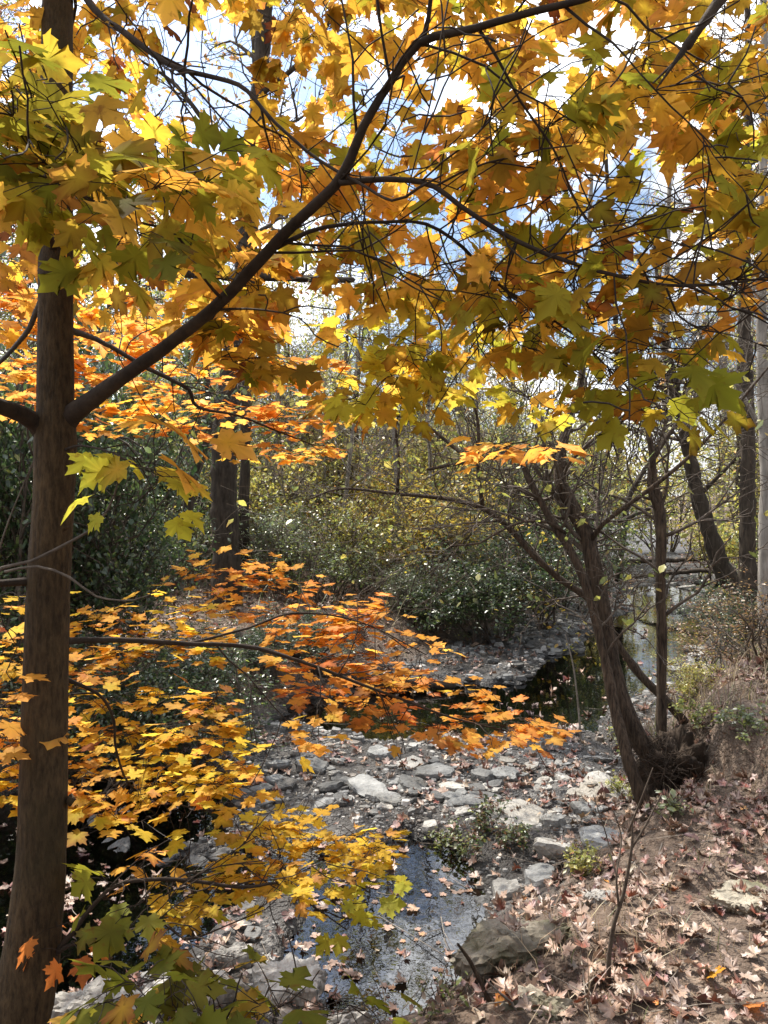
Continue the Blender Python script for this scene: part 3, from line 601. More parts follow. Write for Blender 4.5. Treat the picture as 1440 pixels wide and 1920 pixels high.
# lit sprays reaching out over the water
foliage([(330, 1070), (430, 1020), (540, 1060), (610, 1100), (720, 1120), (790, 1160), (860, 1230), (760, 1290), (600, 1250), (440, 1190), (330, 1120)], 76, lambda x, y, r: float(np.interp(y, [1050, 1290], [3.4, 2.9])) + r.normal(0, 0.045), 0.052, P_SPRAY + [(2, YE, OR2)], (4, 8), 0.25, 0.06, ['G', 'G2'], gaps=False, hi=False, seed=14, spread=0.08)
foliage([(480, 1240), (760, 1250), (900, 1270), (1040, 1330), (1060, 1380), (930, 1390), (820, 1410), (720, 1350), (560, 1300)], 60, lambda x, y, r: float(np.interp(y, [1240, 1410], [3.4, 2.9])) + r.normal(0, 0.045), 0.054, P_SPRAY, (3, 7), 0.18, 0.08, ['G', 'G2'], gaps=False, hi=False, seed=15, spread=0.08, out=(0.5, 0, -0.15))
foliage([(-40, 1120), (150, 1110), (330, 1100), (420, 1150), (400, 1230), (240, 1260), (-40, 1250)], 50, lambda x, y, r: float(np.interp(y, [1100, 1540], [3, 2.2])) + r.normal(0, 0.045), 0.048, P_LEFT, (4, 8), 0.25, 0.06, ['G', 'H', 'K'], gaps=False, hi=False, seed=16, spread=0.08)
foliage([(-40, 1250), (240, 1260), (420, 1300), (480, 1340), (600, 1370), (600, 1400), (470, 1430), (440, 1500), (300, 1500), (180, 1540), (-40, 1520)], 94, lambda x, y, r: float(np.interp(y, [1100, 1540], [3, 2.2])) + r.normal(0, 0.045), 0.047, P_LEFT, (4, 8), 0.25, 0.06, ['H', 'G'], gaps=False, hi=False, seed=17, spread=0.08)
foliage([(330, 1340), (450, 1350), (450, 1490), (360, 1540), (250, 1540)], 22, lambda x, y, r: float(np.interp(y, [1100, 1540], [3, 2.2])) + r.normal(0, 0.045), 0.046, P_YELLOW, (3, 7), 0.25, 0.06, ['H'], gaps=False, hi=False, seed=18, spread=0.08)
foliage([(440, 1490), (600, 1500), (740, 1560), (740, 1600), (600, 1640), (620, 1720), (470, 1690), (330, 1730), (320, 1640), (420, 1580)], 56, lambda x, y, r: float(np.interp(y, [1480, 1730], [2.75, 2.05])) + r.normal(0, 0.045), 0.045, P_YELLOW, (3, 7), 0.26, 0.08, ['I', 'I2', 'H'], gaps=False, hi=False, seed=19, spread=0.075)
foliage([(520, 1690), (720, 1640), (740, 1690), (600, 1780)], 9, (2.2, 2.6), 0.055, P_YGREEN, (2, 4), 0.3, 0.3, ['I'], gaps=False, hi=False, seed=20, spread=0.075)
foliage([(235, 1585), (310, 1590), (320, 1650), (250, 1640)], 4, (2.0, 2.2), 0.055, P_ORANGE, (2, 3), 0.5, 0.5, ['I'], gaps=False, seed=21)
foliage([(140, 1640), (190, 1630), (300, 1700), (270, 1740)], 4, (1.75, 1.95), 0.075, [(3, OLD, OL2)], (2, 3), 0.5, 0.9, ['I', 'I2'], gaps=False, seed=22)
foliage([(200, 1850), (330, 1800), (480, 1850), (560, 1930), (190, 1960)], 22, (1.35, 1.6), 0.062, P_GREEN, (3, 5), 0.5, 0.5, ['Z'], gaps=False, seed=23)
foliage([(580, 1830), (720, 1870), (690, 1930), (590, 1930)], 5, (1.4, 1.55), 0.05, P_GREEN, (2, 3), 0.7, 0.8, ['Z'], gaps=False, seed=24)
foliage([(100, 1730), (140, 1740), (130, 1800)], 3, (1.92, 1.96), 0.055, [(1, BR, OR), (2, RED, RED)], (2, 3), 0.9, 1.0, ['I2', 'I'], gaps=False, seed=25)
foliage([(-60, 1180), (30, 1180), (30, 1400), (-60, 1400)], 12, (1.9, 2.4), 0.062, P_ORANGE, (3, 6), 0.25, 0.15, ['H', 'K'], gaps=False, hi=False, seed=26)

n_leaves = 0
for key, D in LIMBS.items():
    br = link('branch', D['tw'].mesh('branch', M_LIMB), maple, M_ORG)
    if D['pos']:
        A = {k: np.array(D[k]) for k in ('pos', 'dir', 'up', 'sc', 'ca', 'cb', 'lo')}
        n_leaves += len(A['pos']); r = np.random.default_rng(len(A['pos']))
        vs, fs, cs, n0 = [], [], [], 0
        for lo, T in ((False, T_HI), (True, T_SPRAY)):
            i = np.where(A['lo'] == lo)[0]
            if not len(i): continue
            v, f, c = leaves_arrays(A['pos'][i], frames(A['dir'][i], A['up'][i]), A['sc'][i], A['ca'][i], A['cb'][i], T, r)
            vs.append(v); fs.append(f + n0); cs.append(c); n0 += len(v)
        me = mesh_from('leaves', np.vstack(vs), [np.vstack(fs)], M_LEAF, np.vstack(cs), True)
        me.transform(Matrix.Translation(-Vector(M_ORG)))
        o = bpy.data.objects.new('leaves', me); C.objects.link(o); o.parent = br
print('maple leaves', n_leaves)

# ------------------------------------------------------------------ other plants: growth of twigs, shrubs and trees
def leaf_cloud(tips, n, size, pal, r, jit=0.07, droop=0.5, tilt=0.6, templates=T_OVAL, clump=True):
    tips = np.array(tips); i = r.integers(0, len(tips), n)
    if clump:
        w = r.gamma(0.7, 1, len(tips)); i = r.choice(len(tips), n, p=w / w.sum())
    pos = tips[i] + r.normal(0, jit, (n, 3))
    az = r.uniform(0, 6.283, n); dr = np.stack([np.cos(az), np.sin(az), r.normal(-droop, 0.4, n)], -1)
    up = np.stack([r.normal(0, tilt, n), r.normal(0, tilt, n), np.ones(n)], -1)
    ca, cb = pick(pal, n, r)
    return leaves_arrays(pos, frames(dr, up), size * r.uniform(0.6, 1.3, n), ca, cb, templates, r, 0.06, 0.1)

def plant(name, root, lines, leafdata, bark, leafmat, twigmat=None, split=True, sides=(3, 4, 6, 8)):
    """children of root: trunk or stems, and the crown with its twigs"""
    main, tw = Tubes(), Tubes()
    top = max(l[2] for l in lines)
    for P, R, lv in lines: (main if lv >= top else tw).add(P, R, sides[min(lv, 3)] if lv < top else 8, 0.06 if lv >= top else 0)
    parts = []
    parts.append(('trunk' if split else 'stems', main.mesh('trunk', bark)))
    if not tw.empty(): parts.append(('branches', tw.mesh('branches', twigmat or bark)))
    if leafdata is not None: parts.append(('crown' if split else 'leaves', mesh_from('crown', leafdata[0], [leafdata[1]], leafmat, leafdata[2])))
    for nm, me in parts:
        o = bpy.data.objects.new(nm, me); C.objects.link(o); o.parent = root
    return root
def copy_tree(o, loc, rz, sc, label=None):
    c = o.copy(); C.objects.link(c); c.location = loc; c.rotation_euler = (0, 0, rz); c.scale = sc
    if label: c['label'] = label
    for ch in o.children:
        k = ch.copy(); C.objects.link(k); k.parent = c
    return c

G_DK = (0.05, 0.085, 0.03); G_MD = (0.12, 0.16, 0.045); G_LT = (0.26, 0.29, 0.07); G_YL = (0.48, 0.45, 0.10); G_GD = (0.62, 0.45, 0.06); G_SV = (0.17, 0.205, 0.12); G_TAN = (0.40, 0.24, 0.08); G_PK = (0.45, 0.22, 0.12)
def make_shrub(h, w, n, size, pal, seed, nst=11, level=2, matl=None, droop=0.4):
    r = np.random.default_rng(seed); lines, tips = [], []
    for k in range(nst):
        a = r.uniform(0, 6.283); lean = r.uniform(0.1, 0.9)
        d = np.array([math.cos(a) * lean * w / h, math.sin(a) * lean * w / h, 1.0])
        grow(np.array([math.cos(a), math.sin(a), 0]) * r.uniform(0.02, 0.2) - np.array([0, 0, 0.1]), d, h * r.uniform(0.6, 1.0), 0.018 * r.uniform(0.6, 1.3), level, r, lines, tips, 0.05, (5, 8), 0.2, (0.35, 0.6))
    return lines, leaf_cloud(tips, n, size, pal, r, 0.06, droop)
D_BR_ = (0.20, 0.12, 0.075)
SHRUB_P = {
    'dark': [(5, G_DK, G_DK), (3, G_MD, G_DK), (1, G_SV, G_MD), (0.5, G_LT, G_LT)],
    'green': [(4, G_MD, G_MD), (3, G_LT, G_MD), (1.5, G_SV, G_SV), (1, G_YL, G_LT)],
    'silver': [(4, G_SV, G_SV), (3, G_MD, G_SV), (1, G_LT, G_LT)],
    'yellow': [(4, G_GD, G_GD), (3, G_YL, G_GD), (1.5, G_LT, G_YL), (0.7, (0.5, 0.22, 0.03), G_GD)],
    'dry': [(4, G_TAN, D_BR_), (3, D_BR_, G_TAN), (1.5, G_LT, G_TAN)],
    'lime': [(4, G_YL, G_YL), (3, G_LT, G_YL), (1, G_GD, G_YL), (1, G_TAN, G_TAN)]}
SHRUB_W = {'dry': 'dry brown shrub', 'dark': 'dark green glossy leafed shrub', 'green': 'leafy green shrub', 'silver': 'grey green shrub', 'yellow': 'golden yellow leafed shrub', 'lime': 'pale yellow green shrub'}
SHRUB_PROTO = {}
def shrub(kind, px, py, d, sx, sz, rz, label, variant=0, z=None):
    p = at(px, py, d); loc = (p[0], p[1], gz(p[0], p[1]) - 0.05)
    key = (kind, variant)
    if key not in SHRUB_PROTO:
        h = 2.0
        lines, lf = make_shrub(h, 1.3, {'dark': 4800, 'green': 4000, 'silver': 4600, 'yellow': 3600, 'dry': 1500, 'lime': 3600}[kind], {'dark': 0.06, 'green': 0.058, 'silver': 0.045, 'yellow': 0.07, 'dry': 0.06, 'lime': 0.07}[kind], SHRUB_P[kind], 500 + hash(kind[:1]) % 1 + len(kind) * 13 + variant)
        root = empty('shrub', loc, label, 'shrub', 'shrubs along the creek banks')
        plant('shrub', root, lines, lf, M_TWIG, M_SHRUB if kind in ('dark', 'green', 'silver') else M_THICKET, M_GREYTWIG if kind == 'silver' else M_TWIG, split=False)
        root.rotation_euler.z = rz; root.scale = (sx, sx, sz); SHRUB_PROTO[key] = root
        return root
    return copy_tree(SHRUB_PROTO[key], loc, rz, (sx, sx, sz), label)

# shrubs of the far bank, by where the photograph shows them (kind, x, foot y, depth, width, height)
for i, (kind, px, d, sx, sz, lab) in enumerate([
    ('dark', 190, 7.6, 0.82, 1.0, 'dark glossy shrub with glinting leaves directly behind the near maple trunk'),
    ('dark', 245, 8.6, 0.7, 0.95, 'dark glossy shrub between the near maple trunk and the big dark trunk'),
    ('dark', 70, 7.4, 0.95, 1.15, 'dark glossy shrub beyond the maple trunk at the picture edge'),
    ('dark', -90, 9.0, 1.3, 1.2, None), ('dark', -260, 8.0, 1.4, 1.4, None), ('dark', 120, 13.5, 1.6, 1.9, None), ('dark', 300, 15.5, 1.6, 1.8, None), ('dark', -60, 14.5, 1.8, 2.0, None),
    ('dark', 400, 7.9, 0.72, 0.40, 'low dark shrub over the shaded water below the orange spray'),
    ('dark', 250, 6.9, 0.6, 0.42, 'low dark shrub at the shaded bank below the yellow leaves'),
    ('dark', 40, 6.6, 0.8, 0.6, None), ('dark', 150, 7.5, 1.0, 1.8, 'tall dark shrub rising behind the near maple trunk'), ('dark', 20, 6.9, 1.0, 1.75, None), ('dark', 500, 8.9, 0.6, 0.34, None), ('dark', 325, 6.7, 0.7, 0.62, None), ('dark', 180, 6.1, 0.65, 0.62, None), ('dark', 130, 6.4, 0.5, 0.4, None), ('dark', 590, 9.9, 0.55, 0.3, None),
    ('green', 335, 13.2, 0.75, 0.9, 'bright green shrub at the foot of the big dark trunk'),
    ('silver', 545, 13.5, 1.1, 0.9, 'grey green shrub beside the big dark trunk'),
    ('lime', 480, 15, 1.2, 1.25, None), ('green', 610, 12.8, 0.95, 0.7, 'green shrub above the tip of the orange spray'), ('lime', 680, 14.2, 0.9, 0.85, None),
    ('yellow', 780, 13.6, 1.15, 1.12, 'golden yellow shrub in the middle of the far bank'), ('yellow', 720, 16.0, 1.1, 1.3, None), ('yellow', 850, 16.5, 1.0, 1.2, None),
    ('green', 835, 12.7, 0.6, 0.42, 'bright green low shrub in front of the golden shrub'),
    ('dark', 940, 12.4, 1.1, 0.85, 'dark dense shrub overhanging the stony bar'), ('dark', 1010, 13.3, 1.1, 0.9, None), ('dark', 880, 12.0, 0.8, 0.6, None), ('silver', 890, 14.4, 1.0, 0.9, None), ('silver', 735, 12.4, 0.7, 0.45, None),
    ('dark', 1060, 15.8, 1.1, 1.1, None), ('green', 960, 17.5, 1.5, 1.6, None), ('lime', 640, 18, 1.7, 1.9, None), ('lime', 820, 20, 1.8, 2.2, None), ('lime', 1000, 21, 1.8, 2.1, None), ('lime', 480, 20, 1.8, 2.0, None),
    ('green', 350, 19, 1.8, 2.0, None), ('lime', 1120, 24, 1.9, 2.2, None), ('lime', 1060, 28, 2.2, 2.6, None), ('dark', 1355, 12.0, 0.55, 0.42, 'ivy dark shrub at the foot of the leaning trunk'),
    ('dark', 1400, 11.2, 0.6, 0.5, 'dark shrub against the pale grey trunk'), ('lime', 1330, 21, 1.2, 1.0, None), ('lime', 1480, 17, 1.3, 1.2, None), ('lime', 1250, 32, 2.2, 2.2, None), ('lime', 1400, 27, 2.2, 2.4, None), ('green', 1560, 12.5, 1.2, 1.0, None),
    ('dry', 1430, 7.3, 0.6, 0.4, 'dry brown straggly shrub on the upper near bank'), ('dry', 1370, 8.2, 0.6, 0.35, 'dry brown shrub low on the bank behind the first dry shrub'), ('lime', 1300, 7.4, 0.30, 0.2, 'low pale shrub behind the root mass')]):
    p = at(px, 1000, d)
    lab = lab or {'dark': 'dark green shrub in the shaded far thicket', 'green': 'leafy green shrub in the far bank thicket', 'silver': 'grey green shrub in the far bank thicket', 'yellow': 'golden yellow shrub in the far bank thicket', 'lime': 'pale yellow green shrub in the far woodland thicket'}[kind]
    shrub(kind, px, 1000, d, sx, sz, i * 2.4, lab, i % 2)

def make_tree(h, r0, n, size, pal, seed, clear=0.3, spread=0.5, level=2, nb=14, lean=0.05, jit=0.12):
    r = np.random.default_rng(seed); lines, tips = [], []
    m = 10; P = np.zeros((m, 3)); P[:, 2] = np.linspace(-0.2, h, m); d = r.normal(0, lean, 2)
    P[:, :2] += np.outer(np.linspace(0, 1, m) * h, d) + np.cumsum(r.normal(0, 0.012 * h, (m, 2)), 0) * np.linspace(0, 1, m)[:, None]
    P2, R2 = resample(P, np.r_[r0 * 1.25, np.linspace(r0, r0 * 0.25, m - 1)], h / 24)
    lines.append((P2, R2, 9))
    for k in range(nb):
        t = clear + (1 - clear) * (k + r.uniform(0, 1)) / nb; i = min(len(P2) - 2, int(t * (len(P2) - 1)))
        a = k * 2.4 + r.normal(0, 0.5); el = r.uniform(0.2, 0.9)
        dd = np.array([math.cos(a) * math.cos(el), math.sin(a) * math.cos(el), math.sin(el)])
        grow(P2[i], dd, h * spread * r.uniform(0.5, 1) * (1.1 - 0.6 * t), R2[i] * 0.45, level, r, lines, tips, 0.12, (4, 6), 0.2, (0.4, 0.65))
    return lines, (leaf_cloud(tips, n, size, pal, r, jit) if n else None)
TREES = {}
def tree_proto(key, *a, bark=None, twig=None, **k):
    lines, lf = make_tree(*a, **k); TREES[key] = (lines, lf, bark or M_BARK, twig or M_TWIG)
P_LIME = [(3, G_YL, G_YL), (4, G_LT, G_YL), (0.8, G_GD, G_YL), (3, G_LT, G_MD), (1, G_TAN, G_YL)]
P_PALE = [(3, G_TAN, G_TAN), (2, G_PK, G_TAN), (2, G_YL, G_GD), (1, G_LT, G_YL)]
tree_proto('lime0', 6.5, 0.055, 5200, 0.075, P_LIME, 21, 0.12, 0.5, 2, 16)
tree_proto('lime1', 7.5, 0.065, 5200, 0.075, P_LIME + [(3, G_MD, G_LT)], 22, 0.1, 0.45, 2, 16, lean=0.12)
tree_proto('lime2', 5.5, 0.05, 4200, 0.08, P_LIME + [(2, G_GD, G_GD)], 23, 0.1, 0.55, 2, 15, lean=0.15)
tree_proto('twiggy', 5.5, 0.05, 350, 0.07, P_PALE, 27, 0.1, 0.55, 3, 12, lean=0.15, bark=M_GREYBARK, twig=M_GREYTWIG)
tree_proto('tall0', 17, 0.17, 2600, 0.11, P_PALE, 24, 0.3, 0.34, 3, 13, bark=M_GREYBARK, twig=M_GREYTWIG)
tree_proto('tall1', 20, 0.20, 2200, 0.11, P_PALE + [(3, G_YL, G_LT)], 25, 0.35, 0.3, 3, 12)
tree_proto('bare0', 15, 0.13, 500, 0.10, P_PALE, 26, 0.25, 0.36, 3, 14, bark=M_GREYBARK, twig=M_GREYTWIG)
FIRST = {}
TREE_LAB = {'lime0': 'slender understorey tree with pale yellow green leaves in the far thicket', 'lime1': 'leaning understorey tree with green and yellow leaves in the far thicket', 'twiggy': 'small tangled tree of bare grey twigs in the far thicket', 'lime2': 'short bushy tree with golden green leaves in the far thicket',
            'tall0': 'tall grey woodland tree with thin tan leaves standing beyond the thicket', 'tall1': 'tall dark woodland tree with thin yellow leaves standing beyond the thicket', 'bare0': 'nearly bare grey woodland tree standing beyond the thicket'}
def put_tree(key, x, y, rz, s):
    loc = (x, y, gz(x, y) - 0.05)
    if key not in FIRST:
        lines, lf, bk, tw = TREES[key]
        root = empty('woodland_tree', loc, TREE_LAB[key], 'tree', 'woodland trees beyond the creek'); plant('tree', root, lines, lf, bk, M_THICKET, tw)
        root.rotation_euler.z = rz; root.scale = (s, s, s); FIRST[key] = root
    else: copy_tree(FIRST[key], loc, rz, (s, s, s))
rt = np.random.default_rng(77)
placed = []
def scatter(keys, n, d0, d1, gap, smin, smax, xr=0.72, keep=None):
    got = tries = 0
    while got < n and tries < 6000:
        tries += 1
        d = rt.uniform(d0, d1); x = rt.uniform(-xr, xr) * d
        s, wr, wl_ = channel(np.array([x]), np.array([d]))
        if -wl_[0] - 1.0 < s[0] < wr[0] + 1.0: continue
        if any((x - a) ** 2 + (d - b) ** 2 < gap * gap for a, b in placed): continue
        if keep and not keep(x, d): continue
        placed.append((x, d)); put_tree(keys[got % len(keys)], x, d, rt.uniform(0, 6.28), rt.uniform(smin, smax)); got += 1
scatter(['lime0', 'lime1', 'lime2'], 42, 17.5, 42, 1.5, 0.75, 1.25, 0.62, lambda x, d: not 0.2 < x / d < 0.36)
scatter(['lime2', 'lime0'], 14, 24, 55, 1.5, 0.4, 0.65, 0.4, lambda x, d: 0.18 < x / d < 0.38)
scatter(['twiggy'], 20, 14.5, 30, 1.2, 0.7, 1.2, 0.6, lambda x, d: x / d > -0.1)
scatter(['lime1', 'lime0'], 20, 42, 75, 2.5, 1.1, 1.6, 0.6, lambda x, d: not 0.14 < x / d < 0.38)
scatter(['tall0', 'bare0', 'tall1', 'bare0'], 34, 24, 75, 2.2, 0.8, 1.25, 0.65, lambda x, d: abs(x / d + 0.02) > 0.13 and not 0.19 < x / d < 0.34)

# ------------------------------------------------------------------ single trees of the photograph
def line_px(pts, step=0.08):
    P, R = px_line(pts); return resample(P, R, step)
def twigs_along(P, R, n, L, level, r, lines, tips, up=0.1, start=0.2, r0=None, kids=(3, 6)):
    for _ in range(n):
        i = r.integers(int(len(P) * start), len(P) - 1); ax = unit(P[i + 1] - P[i]); e = unit(np.cross(ax, r.normal(0, 1, 3))); a = r.uniform(0.5, 1.2)
        grow(P[i], ax * math.cos(a) + e * math.sin(a), L * r.uniform(0.5, 1.2), r0 or max(0.003, R[i] * 0.35), level, r, lines, tips, up, kids, 0.24)
def custom_tree(name, base, label, cat, stems, bark, twig, pal=None, nleaf=0, lsize=0.06, leafmat=None, ntw=18, L=1.0, level=2, seed=1, group=None, sides=10, rough=0.05, tw_start=0.3, stem_names=None, thin=1.0):
    r = np.random.default_rng(seed); root = empty(name, base, label, cat, group); org = np.array(base, float)
    tl, tips = [], []
    for k, pts in enumerate(stems):
        P, R = line_px(pts); R = R * thin; P = P + np.cumsum(r.normal(0, 0.12, P.shape) * R[:, None] * 0.35, 0) * 0.5
        t = Tubes(); t.add(P, R * (1 + 0.06 * r.normal(0, 1, len(R))), sides, rough); nm = (stem_names[k] if stem_names else ('trunk' if k == 0 else 'branch'))
        link(nm, t.mesh(nm, bark), root, org)
        if ntw: twigs_along(P, R, ntw if isinstance(ntw, int) else ntw[k], L, level, r, tl, tips, start=tw_start)
    if tl:
        t = Tubes()
        for P, R, lv in tl: t.add(P, R, 3 if lv == 0 else 4)
        link('twigs', t.mesh('twigs', twig), root, org)
    if nleaf:
        v, f, c = leaf_cloud(tips, nleaf, lsize, pal, r, 0.05)
        link('crown', mesh_from('crown', v, [f], leafmat or M_THICKET, c), root, org)
    return root

g0 = lambda x, y, d: (at(x, y, d)[0], d, gz(at(x, y, d)[0], d))
# the big dark trunk on the far bank, its long dead limb to both sides
custom_tree('woodland_tree', g0(420, 1050, 12.2), 'big dark straight trunk with a level broken limb rising behind the orange leaves', 'tree',
            [[(424, 1150, 62, 12.2), (422, 1030, 48, 12.2), (421, 900, 46, 12.2), (424, 780, 44, 12.2), (440, 640, 40, 12.2), (458, 480, 36, 12.15), (470, 330, 33, 12.1), (484, 180, 30, 12.05), (494, 40, 28, 12.0), (505, -150, 24, 11.8), (520, -500, 14, 11.8)],
             [(452, 517, 22, 12.15), (400, 514, 20, 12.05), (330, 511, 19, 11.9), (286, 509, 17, 11.8)],
             [(455, 517, 18, 12.15), (540, 520, 15, 12.05), (600, 524, 14, 12.0), (662, 525, 10, 11.9)],
             [(470, 330, 14, 12.1), (400, 250, 10, 12.05), (330, 160, 7, 12.0), (260, 110, 4, 11.8)],
             [(485, 180, 12, 12.05), (560, 120, 9, 11.8), (620, 40, 6, 11.7)]],
            M_BARK, M_TWIG, P_PALE + [(4, (0.5, 0.24, 0.04), G_GD)], 1500, 0.10, None, [10, 3, 5, 10, 10], 1.6, 2, 3, tw_start=0.35, rough=0.07)
custom_tree('woodland_tree', g0(456, 1020, 13.6), 'slim dark trunk standing close behind the big dark trunk', 'tree',
            [[(456, 1060, 24, 13.6), (457, 940, 21, 13.6), (459, 850, 20, 13.6), (462, 700, 18, 13.6), (470, 560, 16, 13.6), (478, 300, 12, 13.6), (470, 0, 8, 13.6)]], M_BARK, M_TWIG, P_PALE, 900, 0.1, None, 16, 2.0, 2, 4)
custom_tree('woodland_tree', g0(330, 1050, 10.3), 'crooked dark trunk slanting out of the shaded shrubs', 'tree',
            [[(345, 1080, 26, 10.3), (350, 980, 22, 10.3), (362, 900, 20, 10.3), (382, 845, 17, 10.3), (395, 760, 14, 10.3), (380, 640, 10, 10.3)]], M_BARK, M_TWIG, SHRUB_P['green'], 300, 0.06, M_SHRUB, 12, 0.8, 2, 5)
custom_tree('woodland_tree', g0(10, 1050, 9.5), 'dark trunk in deep shade at the edge beyond the maple', 'tree',
            [[(8, 1120, 60, 9.5), (4, 1000, 48, 9.5), (12, 880, 42, 9.5), (40, 800, 26, 9.5), (75, 700, 18, 9.6), (90, 500, 12, 9.6)]], M_BARK, M_TWIG, SHRUB_P['dark'], 2200, 0.07, M_SHRUB, 22, 1.2, 2, 6)
# slim understorey poles in the middle distance
for k, (x, y0, y1, w, d, dx) in enumerate([(515, 1000, 560, 8, 18, 10), (547, 980, 620, 7, 20, -6), (745, 960, 760, 9, 15, -12), (640, 980, 560, 8, 22, 14), (890, 930, 560, 9, 24, 8), (965, 930, 420, 10, 26, -18), (1090, 960, 380, 12, 28, 20), (1165, 970, 300, 10, 30, -25), (1245, 960, 350, 12, 33, 10), (1385, 940, 300, 10, 26, 15)]):
    custom_tree('woodland_tree', g0(x, 1000, d), 'thin pole of a young tree crossing the yellow green thicket', 'tree',
                [[(x, y0 + 60, w * 1.2, d), (x + dx * 0.3, (y0 + y1) / 2, w, d), (x + dx, y1, w * 0.7, d), (x + dx * 1.6, y1 - 250, w * 0.35, d)]], M_BARK if k % 2 else M_GREYBARK, M_TWIG, P_LIME, 350, 0.09, None, 14, 1.8, 2, 30 + k, 'thin poles in the thicket', 6)

# the clump tree on its root mass
CL = g0(1240, 1500, 5.5)
clump = custom_tree('creekside_tree', CL, 'many stemmed shaggy barked tree leaning over the creek from its exposed root mass', 'tree',
    [[(1262, 1500, 62, 5.6), (1240, 1448, 52, 5.6), (1222, 1422, 46, 5.6), (1199, 1390, 42, 5.6), (1178, 1350, 40, 5.6), (1162, 1300, 38, 5.62), (1148, 1240, 37, 5.65), (1132, 1150, 36, 5.7), (1115, 1070, 35, 5.75), (1098, 1000, 34, 5.8), (1070, 945, 32, 5.85), (1050, 905, 28, 5.9), (1052, 850, 22, 5.95), (1066, 790, 18, 6.0), (1090, 700, 14, 6.1), (1085, 560, 9, 6.2), (1110, 420, 5, 6.3)],
     [(1228, 1545, 40, 5.3), (1202, 1495, 31, 5.32), (1181, 1440, 28, 5.35), (1166, 1385, 26, 5.4), (1152, 1330, 24, 5.45), (1138, 1260, 21, 5.5), (1120, 1180, 19, 5.55), (1104, 1120, 18, 5.6), (1080, 1055, 17, 5.65), (1048, 1000, 17, 5.7), (1020, 955, 16, 5.75), (988, 895, 14, 5.8), (965, 850, 12, 5.9), (900, 862, 10, 6.0), (800, 880, 6, 6.1)],
     [(1252, 1440, 28, 5.8), (1242, 1390, 24, 5.85), (1240, 1300, 22, 5.9), (1241, 1200, 22, 5.9), (1239, 1100, 23, 5.9), (1240, 1010, 24, 5.92), (1237, 960, 24, 5.95), (1226, 900, 16, 6.0), (1222, 850, 13, 6.0), (1212, 790, 11, 6.05), (1200, 690, 8, 6.1), (1215, 560, 5, 6.2)],
     [(1240, 970, 14, 5.95), (1222, 930, 11, 5.95), (1218, 880, 10, 6.0), (1250, 820, 9, 6.05), (1290, 770, 6, 6.1)],
     [(1345, 1430, 24, 6.1), (1290, 1362, 21, 6.1), (1245, 1310, 19, 6.15), (1200, 1265, 18, 6.2), (1150, 1195, 17, 6.25), (1110, 1128, 16, 6.3), (1050, 1085, 15, 6.3), (1000, 1040, 14, 6.3), (955, 990, 13, 6.35), (905, 952, 12, 6.4), (830, 933, 10, 6.45), (745, 925, 8, 6.5), (640, 915, 5, 6.6), (580, 935, 3, 6.7)],
     [(1110, 1010, 12, 5.75), (1128, 985, 9, 5.7), (1180, 945, 9, 5.6), (1235, 905, 9, 5.5), (1300, 850, 8, 5.4), (1370, 775, 6, 5.3), (1440, 690, 4, 5.2)],
     [(905, 952, 10, 6.4), (896, 880, 8, 6.35), (897, 800, 7, 6.35), (885, 740, 4, 6.3)],
     [(745, 925, 8, 6.5), (748, 860, 6, 6.5), (742, 800, 5, 6.5), (760, 740, 3, 6.5)],
     [(1020, 860, 10, 5.8), (960, 852, 10, 5.9), (880, 858, 8, 6.0), (800, 800, 6, 6.1), (700, 770, 4, 6.2), (610, 790, 3, 6.3)],
     [(1060, 1000, 8, 5.7), (1030, 980, 6, 5.6), (980, 978, 6, 5.55), (930, 1000, 5, 5.5), (900, 1018, 5, 5.5), (850, 1023, 4, 5.5)]],
    M_STRIPBARK, M_TWIG, P_LIME, 700, 0.07, None, [26, 22, 12, 8, 26, 12, 10, 10, 16, 3], 0.85, 2, 11, sides=14, rough=0.05, tw_start=0.32,
    thin=0.86, stem_names=['trunk', 'stem', 'stem', 'branch', 'stem', 'branch', 'branch', 'branch', 'branch', 'branch'])
# root mass and flood debris around the foot of the clump tree
def blob(c, rad, seed, amp=0.25, n=48):
    r_ = np.random.default_rng(seed); vs, k = [], 0
    th = np.linspace(0, math.pi, n // 2); ph = np.linspace(0, 2 * math.pi, n, endpoint=False)
    for t in th:
        for p_ in ph:
            u = Vector((math.sin(t) * math.cos(p_), math.sin(t) * math.sin(p_), math.cos(t)))
            f = 1 + amp * mnoise.fractal(u * 2.2 + Vector((seed, 0, 0)), 0.8, 2.1, 5)
            vs.append((c[0] + rad[0] * u.x * f, c[1] + rad[1] * u.y * f, c[2] + rad[2] * u.z * f))
    m = n; q = []
    for i in range(len(th) - 1):
        for j in range(m): q.append((i * m + j, (i + 1) * m + j, (i + 1) * m + (j + 1) % m, i * m + (j + 1) % m))
    return np.array(vs), np.array(q)
M_ROOT = bark_material('root_soil', (0.018, 0.012, 0.008), (0.085, 0.060, 0.043), (9, 9, 9), 1, 1.0)
bc = at(1262, 1470, 5.62)
v, q = blob(bc + np.array([0.03, 0.02, 0.0]), (0.26, 0.22, 0.31), 4, 0.55, 72)
link('root_mass', mesh_from('root_mass', v, [q], M_ROOT), clump, CL)
rr_ = np.random.default_rng(91); t = Tubes()
for k in range(60):   # hanging roots
    a = rr_.uniform(-2.6, -0.2); st_ = bc + np.array([0.2 * math.cos(a), 0.2 * math.sin(a), rr_.uniform(-0.05, 0.2)])
    t.add([st_, st_ + rr_.normal(0, 0.03, 3) + (0, -0.02, -0.08), st_ + rr_.normal(0, 0.06, 3) + (0, -0.04, -0.25)], [0.007, 0.005, 0.002], 5)
link('roots', t.mesh('roots', M_ROOT), clump, CL)
t = Tubes(); dc = at(1245, 1420, 5.5)
